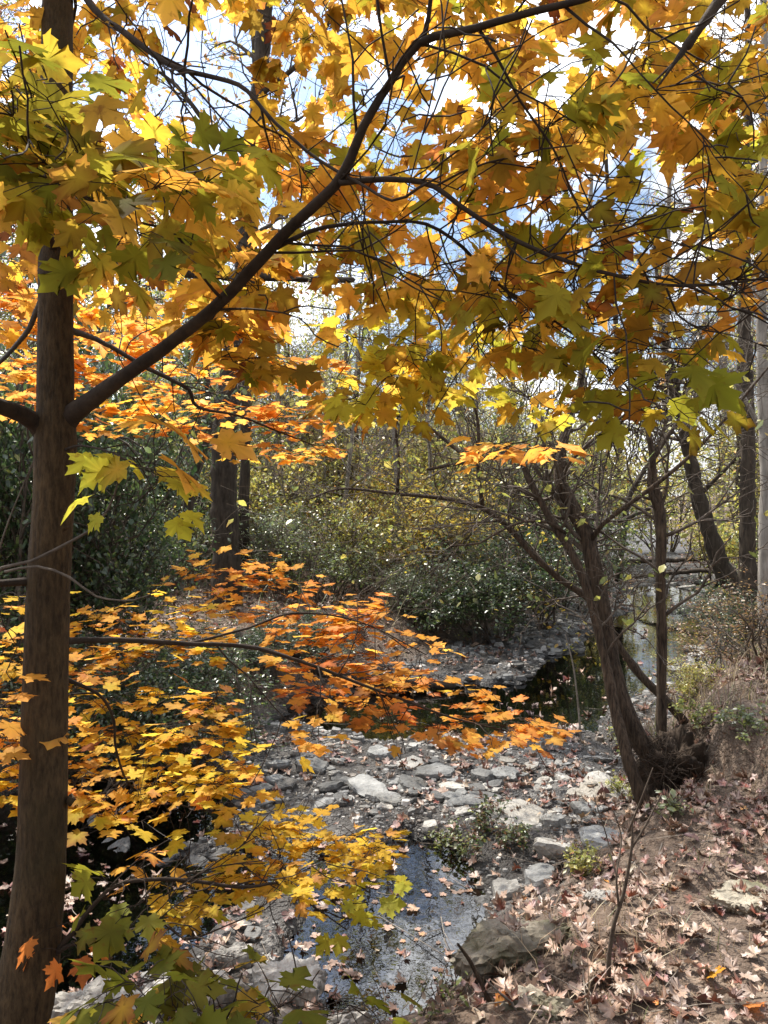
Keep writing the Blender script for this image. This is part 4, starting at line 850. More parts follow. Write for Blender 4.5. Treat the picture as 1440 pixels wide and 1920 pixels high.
for k in range(380):
    c = dc + np.array([rr_.normal(0.05, 0.12), rr_.normal(0.0, 0.09), rr_.normal(-0.02, 0.06)]); c[2] -= 0.75 * max(0, c[0] - dc[0])
    a = rr_.uniform(0, 6.28); L = rr_.gamma(2.2, 0.026); dd = np.array([math.cos(a), math.sin(a), rr_.normal(-0.2, 0.55)]) * L
    t.add([c - dd, c + rr_.normal(0, 0.012, 3), c + dd], [0.003, 0.0035, 0.0015], 4)
tag(link('flood_debris', t.mesh('flood_debris', M_ROOT), None, tuple(dc)), 'dark tangle of twigs washed up on the root mass of the clump tree', 'driftwood')

# trees of the right edge
custom_tree('woodland_tree', g0(1370, 1100, 13), 'dark bare trunk leaning over the far creek pool', 'tree',
    [[(1400, 1130, 56, 13), (1372, 1095, 42, 13), (1352, 1060, 35, 13), (1335, 1010, 31, 13), (1312, 945, 28, 13), (1298, 880, 25, 13), (1280, 800, 22, 13), (1262, 720, 18, 13), (1240, 600, 14, 13), (1225, 430, 9, 13)],
     [(1310, 930, 9, 13), (1350, 890, 7, 12.8), (1400, 840, 5, 12.6)]], M_BARK, M_TWIG, P_LIME, 700, 0.08, None, [20, 10], 1.4, 2, 12, tw_start=0.4)
custom_tree('woodland_tree', g0(1430, 1190, 9), 'pale grey barked trunk with peeling bark at the near bank edge', 'tree',
    [[(1438, 1235, 36, 9), (1434, 1150, 28, 9), (1432, 1050, 26, 9), (1434, 900, 24, 9), (1428, 760, 21, 9), (1424, 600, 18, 9), (1426, 400, 15, 9.1), (1430, 100, 14, 9.2), (1420, -200, 8, 9.3)],
     [(1424, 800, 9, 9), (1380, 720, 7, 8.9), (1330, 660, 5, 8.8), (1270, 640, 3, 8.7)]], M_GREYBARK, M_GREYTWIG, P_PALE, 350, 0.08, None, [18, 10], 1.3, 2, 13, tw_start=0.3)
custom_tree('woodland_tree', g0(1404, 1080, 12), 'dark upright trunk wrapped with ivy beside the pale trunk', 'tree',
    [[(1405, 1120, 34, 12), (1403, 1000, 27, 12), (1404, 850, 25, 12), (1402, 700, 23, 12), (1398, 500, 20, 12), (1405, 200, 14, 12), (1400, -100, 8, 12)]], M_BARK, M_TWIG, P_LIME, 600, 0.08, None, 22, 1.4, 2, 14, tw_start=0.35)
custom_tree('woodland_tree', g0(1170, 1050, 17), 'slender dark stem leaning across the far pool head', 'tree',
    [[(1160, 1090, 14, 17), (1168, 1010, 11, 17), (1180, 930, 10, 17), (1225, 850, 8, 17), (1260, 760, 6, 17)]], M_BARK, M_TWIG, P_LIME, 900, 0.08, None, 22, 1.4, 2, 15)

# broken dark branch hanging in from above: the end of another tree's limb
P, R = line_px([(1500, -260, 40, 1.25), (1420, -110, 33, 1.25), (1360, -10, 27, 1.25), (1322, 40, 23, 1.25), (1290, 85, 17, 1.25), (1268, 120, 11, 1.25), (1252, 150, 4, 1.25)], 0.02)
P, R = resample(P, R, 0.012); P = P + np.cumsum(rng.normal(0, 0.0012, P.shape), 0); R = R * (1 + 0.10 * rng.normal(0, 1, len(R)))
t = Tubes(); t.add(P[:-4], R[:-4], 10, 0.12)
for k_ in (-5, -6): t.add([P[k_], P[k_ + 2] + rng.normal(0, 0.003, 3), P[-1] + rng.normal(0, 0.006, 3)], [R[k_] * 0.7, R[k_] * 0.45, 0.0012], 6, 0.15)
kk = len(P) // 2; t.add([P[kk], P[kk] + np.array([0.03, 0.0, -0.01]), P[kk] + np.array([0.05, 0.01, 0.012])], [0.007, 0.005, 0.002], 6, 0.1)
tag(link('dead_branch', t.mesh('dead_branch', M_ROOT), None, tuple(P[0])), 'black broken branch end hanging down among the top leaves', 'branch')

# fallen logs
def log(pts, label, m=M_BARK, sides=10):
    P, R = line_px(pts, 0.1)
    for i in range(len(P)): P[i, 2] = max(P[i, 2], gz(P[i, 0], P[i, 1]) + R[i] * 0.5)
    P = P + np.cumsum(rng.normal(0, 0.006, P.shape), 0); t = Tubes(); t.add(P, R, sides, 0.08)
    tag(link('fallen_log', t.mesh('fallen_log', m), None, tuple(P[0])), label, 'log')
log([(400, 1262, 26, 9.6), (520, 1268, 25, 9.6), (640, 1276, 23, 9.55), (760, 1284, 20, 9.5), (840, 1290, 14, 9.5)], 'long dark fallen log lying level behind the orange spray')
log([(1130, 1052, 9, 24), (1220, 1050, 9, 24), (1345, 1046, 7, 24)], 'thin fallen log across the far end of the creek')
log([(1190, 1085, 6, 18), (1260, 1078, 8, 17.5), (1330, 1072, 9, 17), (1370, 1085, 10, 16.5)], 'forked dead branch lying over the far pool')
log([(1300, 1150, 8, 13.2), (1325, 1118, 9, 13.2), (1352, 1085, 12, 13.2)], 'dead limb slanting from the leaning trunk into the pool')
log([(1140, 985, 9, 16), (1190, 965, 8, 16), (1235, 940, 6, 16)], 'short dead limb caught behind the clump tree')
log([(1175, 1585, 20, 4.85), (1192, 1565, 18, 4.95), (1205, 1540, 13, 5.1)], 'short curved driftwood piece below the root mass', M_STRIPBARK)
log([(1205, 1600, 14, 4.75), (1235, 1582, 13, 4.85), (1255, 1570, 9, 4.95)], 'stubby driftwood stick beside the curved driftwood', M_STRIPBARK)

# ------------------------------------------------------------------ stones
def rock_mesh(seed, sx, sy, sz, m, na=26, sharp=True, rough=1.0):
    r = np.random.default_rng(seed); nc = r.integers(5, 8)
    ca = np.sort((np.arange(nc) + r.uniform(-0.32, 0.32, nc)) / nc * 2 * math.pi); cr = r.uniform(0.72, 1.12, nc)
    cx, cy = cr * np.cos(ca), cr * np.sin(ca)
    a = np.arange(na) / na * 2 * math.pi; rad = np.zeros(na)
    for i, t in enumerate(a):
        best = 1.0
        for k in range(nc):
            x1, y1, x2, y2 = cx[k], cy[k], cx[(k + 1) % nc], cy[(k + 1) % nc]
            den = math.cos(t) * (y2 - y1) - math.sin(t) * (x2 - x1)
            if abs(den) < 1e-6: continue
            R_ = (x1 * (y2 - y1) - y1 * (x2 - x1)) / den; u = ((R_ * math.cos(t) - x1) * (x2 - x1) + (R_ * math.sin(t) - y1) * (y2 - y1)) / ((x2 - x1) ** 2 + (y2 - y1) ** 2)
            if R_ > 0 and -0.001 <= u <= 1.001: best = R_
        rad[i] = best
    rings = [(0.06 + 0.07 * k, 0.96) for k in range(11)] + [(0.85, 0.9), (0.92, 0.84), (0.97, 0.74), (1.0, 0.62), (1.02, 0.48), (1.03, 0.34), (1.0, 0.2), (0.98, 0.05), (0.86, -0.25), (0.5, -0.5)] if na >= 40 else [(0.12, 0.96), (0.3, 0.96), (0.55, 0.95), (0.8, 0.94), (0.94, 0.90), (1.0, 0.70), (1.02, 0.34), (0.98, 0.1), (0.86, -0.25), (0.5, -0.5)]
    V = [(0, 0, 0.96)]; tx, ty = r.normal(0, 0.10 if na < 40 else 0.03, 2)
    lay = r.uniform(0.05, 0.18)
    for f, z in rings:
        for i, t in enumerate(a):
            x, y = rad[i] * f * math.cos(t), rad[i] * f * math.sin(t)
            nz = mnoise.fractal(Vector((x * 1.9 + seed, y * 1.9, z * 1.5)), 1.0, 2.0, 3 if na < 30 else 4) * rough
            zz = z + (nz * 0.20 if z > 0.5 else 0) + tx * x * 2 + ty * y * 2
            if z > 0.8 and nz > 0.25: zz -= lay
            g = 1 + 0.05 * nz + (0.05 * r.normal() if z < 0.85 else 0)
            V.append((x * g, y * g, zz))
    V.append((0, 0, -0.5)); V = np.array(V) * np.array([sx, sy, sz]); nr = len(rings)
    if na >= 40:
        for i in range(len(V)):
            p_ = Vector(V[i]); dsp = 0.018 * mnoise.fractal(p_ * 7 + Vector((seed, 0, 0)), 0.7, 2.2, 6) - 0.02 * max(0.0, 0.32 - mnoise.voronoi(p_ * 16)[0][0])
            rn = math.hypot(V[i][0], V[i][1]) + 1e-6; V[i] += np.array([V[i][0] / rn * dsp, V[i][1] / rn * dsp, dsp])
    k = np.arange(na)
    q = np.vstack([np.stack([1 + i * na + k, 1 + (i + 1) * na + k, 1 + (i + 1) * na + (k + 1) % na, 1 + i * na + (k + 1) % na], -1) for i in range(nr - 1)])
    t1 = np.stack([np.zeros(na, int), 1 + k, 1 + (k + 1) % na], -1); last = 1 + (nr - 1) * na
    t2 = np.stack([np.full(na, len(V) - 1), last + (k + 1) % na, last + k], -1)
    me = mesh_from('stone', V, [q, t1, t2], m, None, True); me.set_sharp_from_angle(angle=math.radians(23)); return me
def stone(px, py, w, h, m, seed, label, group=None, thick=None, cat='stone', name='stone', rz=None, na=26, lift=0.0):
    """a stone whose top is seen about w by h photograph pixels, centred at px, py"""
    p = ground_at(px, py, 0.03); d = p[1]; sx = w * 0.5 * d / F_PX * 1.06
    slope = max(0.15, (ZC - p[2]) / d); sy = min(max(h * 0.5 * d / F_PX / slope * 0.8, sx * 0.45), sx * 1.5)
    sz = (thick or min(sx, sy) * 0.55) * (0.72 if na < 40 else 1.0)
    me = rock_mesh(seed, sx, sy, sz, m, na); o = bpy.data.objects.new(name, me); C.objects.link(o)
    o.location = (p[0], p[1], gz(p[0], p[1]) - sz * 0.30 + lift); o.rotation_euler = (random.gauss(0, 0.12 if na < 40 else 0.02), random.gauss(0, 0.12 if na < 40 else 0.02), random.uniform(0, 0.5) if rz is None else rz)
    return tag(o, label, cat, group)
GS = 'flat stones across the creek bed'
named = [
    (885, 1497, 150, 52, M_STONE, 'wide flat grey slab in the middle of the stone bar', 0.07), (970, 1525, 135, 62, M_PALE, 'long tilted grey ledge running from the stone bar to the weeds', 0.09),
    (1135, 1478, 115, 66, M_PALE, 'big pale smooth slab beside the leaning trunk foot', 0.09), (1045, 1592, 96, 60, M_PALE, 'pale rounded slab above the weedy bank', 0.13), (1008, 1648, 66, 100, M_STONE, 'pitted grey ledge block below the pale rounded slab', 0.12),
    (1135, 1568, 95, 55, M_STONE, 'flat grey stone just under the root mass', 0.09), (950, 1672, 56, 36, M_PALE, 'pale wedge stone at the edge of the near pool', 0.13), (912, 1690, 50, 22, M_DARKST, 'black wet stone under the pale wedge stone', 0.07),
    (470, 1485, 92, 34, M_DARKST, 'dark flat topped slab beside the yellow leaves', 0.12), (692, 1478, 80, 56, M_STONE, 'broad tilted grey slab near the centre of the bar', 0.08), (590, 1436, 66, 44, M_DARKST, 'lumpy dark stone behind the broad slab', 0.12),
    (812, 1447, 78, 40, M_STONE, 'grey arched slab leaning on its neighbours', 0.09), (768, 1428, 66, 22, M_PALE, 'thin pale slab at the water edge of the bar', 0.06), (846, 1472, 62, 26, M_PALE, 'light flake shaped stone before the arched slab', 0.07),
    (944, 1446, 54, 32, M_STONE, 'rounded grey stone at the end of the bar', 0.09), (903, 1455, 38, 34, M_DARKST, 'dark blade stone standing on edge in the bar', 0.13), (710, 1411, 46, 28, M_STONE, 'grey stone sitting in the middle pool', 0.12),
    (775, 1470, 60, 30, M_STONE, 'grey stone wedged between the slabs of the bar', 0.09), (733, 1500, 58, 36, M_STONE, 'dull grey stone before the broad slab', 0.09), (580, 1530, 46, 20, M_DARKST, 'small dark flat stone above the yellow spray', 0.07),
    (606, 1506, 42, 22, M_STONE, 'small light stone on the dark mud', 0.07), (620, 1474, 62, 34, M_DARKST, 'dark angular stone left of the broad slab', 0.08), (536, 1470, 46, 32, M_DARKST, 'dark tilted stone beside the flat topped slab', 0.08),
    (498, 1460, 62, 16, M_DARKST, 'thin dark stone behind the flat topped slab', 0.07), (1020, 1463, 36, 16, M_PALE, 'small pale stone on the gravel', 0.06), (1056, 1457, 42, 26, M_PALE, 'pale stone near the brown puddle', 0.08), (1080, 1485, 36, 18, M_PALE, 'pale flake beside the big smooth slab', 0.06),
    (995, 1432, 32, 18, M_PALE, 'pale stone on the gravel edge of the middle pool', 0.06), (950, 1426, 34, 16, M_PALE, 'small light stone at the middle pool edge', 0.06), (806, 1553, 34, 20, M_PALE, 'light square stone among fallen leaves', 0.07), (1038, 1537, 44, 26, M_STONE, 'grey stone under the big pale slab', 0.09), (1100, 1515, 56, 24, M_STONE, 'rough stone touching the big pale slab', 0.09), (1130, 1418, 56, 18, M_PALE, 'pale stone at the waterline behind the slab', 0.045),
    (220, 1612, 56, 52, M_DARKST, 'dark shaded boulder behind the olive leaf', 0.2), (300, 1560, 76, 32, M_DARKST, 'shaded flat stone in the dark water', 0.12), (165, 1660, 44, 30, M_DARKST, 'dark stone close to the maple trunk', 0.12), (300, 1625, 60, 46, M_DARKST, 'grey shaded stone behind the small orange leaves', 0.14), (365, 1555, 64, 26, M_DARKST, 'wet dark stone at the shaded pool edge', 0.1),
    (1292, 1195, 70, 20, M_DARKST, 'dark flat rock in the far pool', 0.14), (1250, 1238, 110, 22, M_STONE, 'long grey slab at the foot of the far pool', 0.1), (1310, 1215, 60, 18, M_PALE, 'pale rock beside the far pool', 0.1)]
for i, (px, py, w, h, m, lab, th) in enumerate(named): stone(px, py, w, h, m, 200 + i, lab, GS, th)
for i, (px, py, w, h, m, lab, th, lf) in enumerate([
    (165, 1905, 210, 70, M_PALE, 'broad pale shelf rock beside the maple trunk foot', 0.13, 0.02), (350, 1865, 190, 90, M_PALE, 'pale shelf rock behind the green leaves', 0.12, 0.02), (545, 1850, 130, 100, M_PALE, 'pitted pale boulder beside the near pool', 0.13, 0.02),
    (435, 1800, 88, 36, M_PALE, 'grey knob of rock between the near pools', 0.12, 0.0), (765, 1880, 170, 80, M_PALE, 'crumbly pale ledge at the end of the near pool', 0.12, 0.02), (640, 1930, 120, 50, M_PALE, 'small pale ledge at the picture bottom', 0.1, 0.02),
    (950, 1790, 270, 90, M_MOSSY, 'broad mossy ledge at the near end of the pool', 0.10, 0.05), (1010, 1885, 150, 80, M_MOSSY, 'mossy leaf strewn rock before the broad mossy ledge', 0.09, 0.0), (1400, 1680, 130, 70, M_MOSSY, 'tan stone half buried in the near bank', 0.06, 0.0), (1130, 1680, 70, 30, M_PALE, 'pale half buried stone behind the sapling', 0.06, 0.0)]):
    stone(px, py, w, h, m, 400 + i, lab, None, th, 'rock', 'rock', na=84, lift=lf)
rs = np.random.default_rng(8)
protos = [rock_mesh(700 + k, 1, rs.uniform(0.6, 0.95), rs.uniform(0.30, 0.5), [M_STONE, M_PALE, M_STONE, M_DARKST][k % 4], 16) for k in range(12)]
def small_stones(n, box, wpx, label, group, mset=range(12)):
    k = 0
    while k < n:
        px, py = rs.uniform(box[0], box[2]), rs.uniform(box[1], box[3]); p = ground_at(px, py)
        s, wr, wl_ = channel(np.array([p[0]]), np.array([p[1]])); z = gz(p[0], p[1])
        if s[0] > wr[0] + 0.2 or s[0] < -wl_[0] - 0.1 or z < -0.05: 
            if rs.random() < 0.97: continue
        w = rs.uniform(*wpx) * 0.5 * p[1] / F_PX; o = bpy.data.objects.new('stone', protos[rs.choice(list(mset))]); C.objects.link(o)
        o.scale = (w, w, w); o.location = (p[0], p[1], z - 0.03 * w); o.rotation_euler = (rs.normal(0, 0.15), rs.normal(0, 0.15), rs.uniform(0, 6.28)); tag(o, label, 'stone', group); k += 1
small_stones(70, (440, 1410, 1000, 1530), (22, 55), 'smaller flat grey stone filling the bar between the big slabs', 'smaller stones of the near bar')
small_stones(45, (860, 1180, 1130, 1300), (14, 36), 'flat stone on the shaded gravel bar across the middle pool', 'stones of the shaded gravel bar', [3, 7, 11, 0])  # the bar's shade is put into the colour: mostly the dark stone
small_stones(45, (900, 1420, 1160, 1560), (12, 34), 'small pale stone on the gravel beside the big smooth slab', 'small stones by the big slab', [1, 5, 9, 0])
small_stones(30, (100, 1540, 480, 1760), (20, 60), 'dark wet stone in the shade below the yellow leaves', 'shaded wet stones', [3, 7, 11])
small_stones(24, (1150, 1080, 1340, 1260), (14, 50), 'stone in the shallow water of the far pool', 'stones of the far pool')

# pebbles and litter: nobody could count them
def scatter_pts(n, xr, yr, dens, r):
    out = []
    while sum(len(o) for o in out) < n:
        m = n * 2; x = r.uniform(*xr, m); y = r.uniform(*yr, m)
        ok = (np.abs(x) < 0.8 * y + 0.9) & (r.random(m) < dens(x, y)); out.append(np.stack([x[ok], y[ok]], -1))
    return np.vstack(out)[:n]
def bedness(x, y):
    s, wr, wl_ = channel(x, y); return smooth((np.minimum(wr - s, s + wl_) + 0.3) / 0.6)
rp = np.random.default_rng(15)
def pebbles(n, yr, size):
    pts = scatter_pts(n, (-4, 9), yr, lambda x, y: bedness(x, y) * np.clip(0.35 + 1.2 * fbm(x * 1.2, y * 1.2, 81), 0.03, 1) * np.where(ground_z(x, y) < -0.01, 0.15, 1), rp)
    z = ground_z(pts[:, 0], pts[:, 1]); na = 6; vs, q, n0 = [], [], 0
    sz = size * np.minimum(rp.gamma(2.2, 0.45, n), 1.9)
    a = np.arange(na) / na * 6.283
    A = a[None] + rp.uniform(-0.35, 0.35, (n, na)) + rp.uniform(0, 6.28, (n, 1)); rad = rp.uniform(0.7, 1.15, (n, na)) * sz[:, None]
    asp = rp.uniform(0.55, 1, (n, 1)); ro = rp.uniform(0, 6.28, (n, 1)); h = sz * rp.uniform(0.25, 0.6, n)
    def ring(f, zz):
        X = rad * f * np.cos(A); Y = rad * f * np.sin(A) * asp; c_, s_ = np.cos(ro), np.sin(ro)
        return np.stack([pts[:, :1] + X * c_ - Y * s_, pts[:, 1:] + X * s_ + Y * c_, np.repeat((z + zz)[:, None], na, 1) + rp.normal(0, 0.12, (n, na)) * h[:, None]], -1)
    B, T_ = ring(1.0, -0.3 * h), ring(0.72, h); V = np.concatenate([B, T_, np.stack([pts[:, 0], pts[:, 1], z + h * 1.08], -1)[:, None]], 1); per = 2 * na + 1
    k = np.arange(na); qd = np.stack([k, (k + 1) % na, na + (k + 1) % na, na + k], -1); td = np.stack([na + k, na + (k + 1) % na, np.full(na, 2 * na)], -1); off = (np.arange(n) * per)[:, None, None]
    base = np.array([(0.16, 0.155, 0.145), (0.30, 0.29, 0.27), (0.09, 0.087, 0.082), (0.20, 0.17, 0.14), (0.42, 0.40, 0.37)])[rp.choice(5, n, p=[.34, .22, .25, .12, .07])] * rp.uniform(0.7, 1.2, (n, 1))
    return V.reshape(-1, 3), (qd[None] + off).reshape(-1, 4), (td[None] + off).reshape(-1, 3), np.repeat(base, per, 0)
M_PEB, n_, l_, o_ = mat('pebble_stone')
a_ = n_.new('ShaderNodeAttribute'); a_.attribute_name = 'col'; p_ = n_.new('ShaderNodeBsdfPrincipled'); p_.inputs['Roughness'].default_value = 0.6
g_ = n_.new('ShaderNodeNewGeometry'); nn_ = n_.new('ShaderNodeTexNoise'); nn_.inputs['Scale'].default_value = 60; nn_.inputs['Detail'].default_value = 5; l_.new(g_.outputs['Position'], nn_.inputs['Vector'])
rm_ = ramp(n_, [(0.3, (0.6, 0.6, 0.6)), (0.7, (1.25, 1.25, 1.25))]); l_.new(nn_.outputs['Fac'], rm_.inputs[0]); mm_ = n_.new('ShaderNodeMix'); mm_.data_type = 'RGBA'; mm_.blend_type = 'MULTIPLY'; mm_.inputs[0].default_value = 1
l_.new(a_.outputs['Color'], mm_.inputs[6]); l_.new(rm_.outputs[0], mm_.inputs[7]); l_.new(mm_.outputs[2], p_.inputs['Base Color']); l_.new(p_.outputs[0], o_.inputs[0])
parts = [pebbles(8000, (3.2, 8), 0.013), pebbles(3000, (3.4, 14), 0.028), pebbles(3000, (7, 26), 0.05)]
vs, qs, ts, cs, n0 = [], [], [], [], 0
for v, q, t, c in parts: vs.append(v); qs.append(q + n0); ts.append(t + n0); cs.append(c); n0 += len(v)
tag(link('gravel', mesh_from('gravel', np.vstack(vs), [np.vstack(qs), np.vstack(ts)], M_PEB, np.vstack(cs), False)), 'loose grey gravel and pebbles over the creek bed', 'gravel', kind='stuff')

D_TAN = (0.32, 0.215, 0.15); D_PK = (0.39, 0.25, 0.175); D_BR = (0.19, 0.105, 0.066); D_RED = (0.24, 0.05, 0.022); D_GREY = (0.30, 0.23, 0.19); D_OR = (0.62, 0.28, 0.06); D_DK = (0.10, 0.055, 0.035)
P_LITTER = [(3, D_TAN, D_PK), (2, D_PK, D_TAN), (5, D_BR, D_BR), (3, D_RED, D_BR), (2, D_GREY, D_TAN), (0.3, D_OR, D_OR), (6, D_DK, D_BR), (2, D_BR, D_TAN)]
def litter(n, xr, yr, dens, templates, size, r, lift=0.012):
    pts = scatter_pts(n, xr, yr, lambda x, y: dens(x, y) * np.where(ground_z(x, y) < -0.01, 0.3, 1.0), r); e = 0.03; z = ground_z(pts[:, 0], pts[:, 1])
    zx = (ground_z(pts[:, 0] + e, pts[:, 1]) - z) / e; zy = (ground_z(pts[:, 0], pts[:, 1] + e) - z) / e
    up = np.stack([-zx + r.normal(0, 0.3, n), -zy + r.normal(0, 0.3, n), np.ones(n)], -1); up[r.random(n) < 0.06, 2] *= 0.3
    az = r.uniform(0, 6.283, n); dr = np.stack([np.cos(az), np.sin(az), r.normal(0, 0.25, n)], -1)
    zz = np.where(z < -0.01, 0.003, z + lift + np.abs(r.normal(0, 0.012, n)))
    pos = np.stack([pts[:, 0], pts[:, 1], zz], -1); ca, cb = pick(P_LITTER, n, r)
    wet = (z < -0.01); up[wet] = np.array([0, 0, 1.0]) + r.normal(0, 0.02, (wet.sum(), 3)); dr[wet, 2] = 0
    return leaves_arrays(pos, frames(dr, up), size * r.choice([0.3, 0.45, 0.6, 0.8, 1.0, 1.15, 1.35], n) * r.uniform(0.85, 1.1, n), ca, cb, templates, r, 0.12, 0.15)
rl = np.random.default_rng(23)
bankd = lambda x, y: np.clip((1 - bedness(x, y)) * (x > -1.2 - 0.2 * y) * (0.35 + 1.3 * fbm(x * 1.4, y * 1.4, 83)), 0, 1)
beddens = lambda x, y: np.clip(bedness(x, y) * (0.30 + 0.9 * fbm(x * 1.1, y * 1.1, 87)), 0.02, 1)
nearband = lambda x, y: np.clip((1 - bedness(x, y)) * (x > -0.3) * (0.35 + 1.3 * fbm(x * 1.7, y * 1.7, 89)), 0, 1)
parts = [litter(2300, (-0.6, 5.0), (1.8, 5.2), nearband, T_DEAD, 0.047, rl), litter(3000, (0.0, 8), (3.4, 9.5), bankd, T_DEAD, 0.05, rl), litter(1500, (-3, 4), (3.0, 7.5), beddens, T_DEAD, 0.052, rl),
         litter(4500, (-9, 12), (5, 22), bankd, T_DEADLO, 0.065, rl), litter(4000, (-9, 0), (6, 16), lambda x, y: 1 - bedness(x, y), T_DEADLO, 0.065, rl), litter(2500, (-2, 14), (7, 30), beddens, T_DEADLO, 0.065, rl), litter(3000, (3, 20), (14, 36), lambda x, y: 1 - bedness(x, y), T_DEADLO, 0.10, rl)]
vs, fs, cs, n0 = [], [], [], 0
for v, f, c in parts: vs.append(v); fs.append(f + n0); cs.append(c); n0 += len(v)
tag(link('leaf_litter', mesh_from('leaf_litter', np.vstack(vs), [np.vstack(fs)], M_DEAD, np.vstack(cs), True)), 'brown and pinkish fallen leaf litter over the banks and bed', 'leaf litter', kind='stuff')

# single fallen leaves one can tell apart
LEAFKINDS = [('curled pinkish brown maple leaf lying on the near bank', D_PK, D_TAN), ('dark red fallen maple leaf lying on the near bank', D_RED, D_BR), ('dull tan fallen maple leaf lying on the near bank', D_TAN, D_GREY)]
def one_leaf(T, ca, cb, size, r):
    v, f, c = leaves_arrays(np.zeros((1, 3)), np.eye(3)[None], np.array([size]), np.array([ca]), np.array([cb]), [T], r, 0.1, 0.2)
    return mesh_from('fallen_leaf', v, [f], M_DEAD if ca[0] < 0.7 else M_LEAF, c)
kinds = [(lab, [one_leaf(T_DEAD[(k * 3 + j) % 10], a, b, 0.06, rl) for j in range(4)]) for k, (lab, a, b) in enumerate(LEAFKINDS)]
def drop(me, px, py, label, group, s=1.0, water=False, up=0.0):
    p = ground_at(px, py); o = bpy.data.objects.new('fallen_leaf', me); C.objects.link(o)
    z = gz(p[0], p[1])
    if water:
        p = at(px, py, ZC / ((py - CY) / F_PX + PITCH)); z = 0.004
    o.location = (p[0], p[1], z + (0.0 if water else 0.03 + up)); o.rotation_euler = ((0, 0, random.uniform(0, 6.28)) if water else (random.gauss(0, 0.4), random.gauss(0, 0.4), random.uniform(0, 6.28))); o.scale = (s, s, s)
    return tag(o, label, 'leaf', group)
for k in range(14):
    drop(random.choice(random.choice(kinds)[1]), random.uniform(880, 1050), random.uniform(1755, 1800), 'fallen maple leaf resting on the broad mossy ledge', 'fallen leaves on the mossy ledge', random.uniform(0.7, 1.1), up=0.10)
for k in range(150):
    lab, ms = kinds[random.choice([0, 0, 1, 2, 2])]
    drop(random.choice(ms), random.uniform(880, 1440), random.uniform(1640, 1915), lab, 'fallen leaves on the near bank', random.uniform(0.75, 1.25))
drop(one_leaf(T_FLAT[0], (0.80, 0.48, 0.06), (0.80, 0.36, 0.05), 0.075, rl), 1330, 1846, 'bright yellow orange leaf lying flat on the near bank soil', None)
drop(one_leaf(T_FLAT[1], (0.75, 0.33, 0.10), (0.78, 0.25, 0.07), 0.075, rl), 1402, 1908, 'bright orange leaf at the bottom corner of the near bank', None)
drop(one_leaf(T_FLAT[2], (0.72, 0.36, 0.10), (0.7, 0.26, 0.07), 0.06, rl), 930, 1898, 'orange leaf caught among dark leaves below the mossy block', None)
floaters = [one_leaf(T_FLAT[j % 5], a, b, 0.052, rl) for j, (a, b) in enumerate([((0.30, 0.17, 0.12), D_TAN), (D_BR, (0.3, 0.18, 0.12)), ((0.42, 0.2, 0.06), (0.35, 0.2, 0.13)), ((0.33, 0.2, 0.14), (0.36, 0.2, 0.14)), (D_DK, D_BR)])]
cnt = 0
while cnt < 75:
    px, py = random.uniform(570, 960), random.uniform(1600, 1880); p = at(px, py, ZC / ((py - CY) / F_PX + PITCH))
    zb = gz(p[0], p[1])
    if zb > -0.02 or random.random() > 0.12 + 1.6 * max(0.0, float(fbm(np.array([p[0] * 3.0]), np.array([p[1] * 3.0]), 301)[0])) + (0.8 if zb > -0.07 else 0): continue          # drifted into rafts and along the edge
    drop(random.choice(floaters), px, py, 'pale pinkish maple leaf floating on the near pool', 'leaves floating on the near pool', random.uniform(0.45, 1.15), True); cnt += 1

# ------------------------------------------------------------------ dry grass, weeds, sapling
def grass(n, xr, yr, dens, hgt, r, pal, w=0.0035):
    pts = scatter_pts(n, xr, yr, dens, r); z = ground_z(pts[:, 0], pts[:, 1]); az = r.uniform(0, 6.283, n); h = hgt * r.gamma(3, 0.33, n); bend = r.uniform(0.2, 1.2, n)
    dx, dy = np.cos(az), np.sin(az); sx, sy = -dy, dx; lv = []
    for t, wf in ((0, 1), (0.45, 0.8), (0.8, 0.5), (1.0, 0.05)):
        off = bend * h * t * t; zz = z - 0.01 + h * t * (1 - 0.35 * bend * t)
        for sgn in (-1, 1): lv.append(np.stack([pts[:, 0] + dx * off + sgn * sx * w * wf, pts[:, 1] + dy * off + sgn * sy * w * wf, zz], -1))
    V = np.stack(lv, 1); q = np.array([[0, 1, 3, 2], [2, 3, 5, 4], [4, 5, 7, 6]]); ca, cb = pick(pal, n, r)
    return V.reshape(-1, 3), (q[None] + (np.arange(n) * 8)[:, None, None]).reshape(-1, 4), np.repeat(ca, 8, 0)
STRAW = (0.42, 0.33, 0.20); STRAW2 = (0.28, 0.20, 0.13); STALK = (0.20, 0.13, 0.09); GRN = (0.14, 0.17, 0.05)
rg = np.random.default_rng(31)
gd = [grass(4600, (1.6, 8), (4.6, 10.5), lambda x, y: np.clip((1 - bedness(x, y)) * (0.3 + 1.1 * fbm(x * 1.1, y * 1.1, 91)), 0, 1), 0.17, rg, [(3, STRAW, STRAW), (3, STRAW2, STRAW2), (2, STALK, STALK), (1, GRN, GRN)]),
      grass(2600, (0.2, 3.2), (2.4, 5.0), lambda x, y: np.clip((1 - bedness(x, y)) * (0.1 + 1.2 * fbm(x * 2.1, y * 2.1, 93)), 0, 1), 0.08, rg, [(3, STRAW, STRAW), (3, STRAW2, STRAW2), (2, STALK, STALK), (0.6, GRN, GRN)], 0.0022),
      grass(4000, (-8, 14), (9, 26), lambda x, y: np.clip((1 - bedness(x, y)) * 0.8, 0, 1), 0.30, rg, [(2, STRAW, STRAW), (2, STRAW2, STRAW2), (1, STALK, STALK), (3, GRN, GRN)], 0.006)]
vs, qs, cs, n0 = [], [], [], 0
for v, q, c in gd: vs.append(v); qs.append(q + n0); cs.append(c); n0 += len(v)
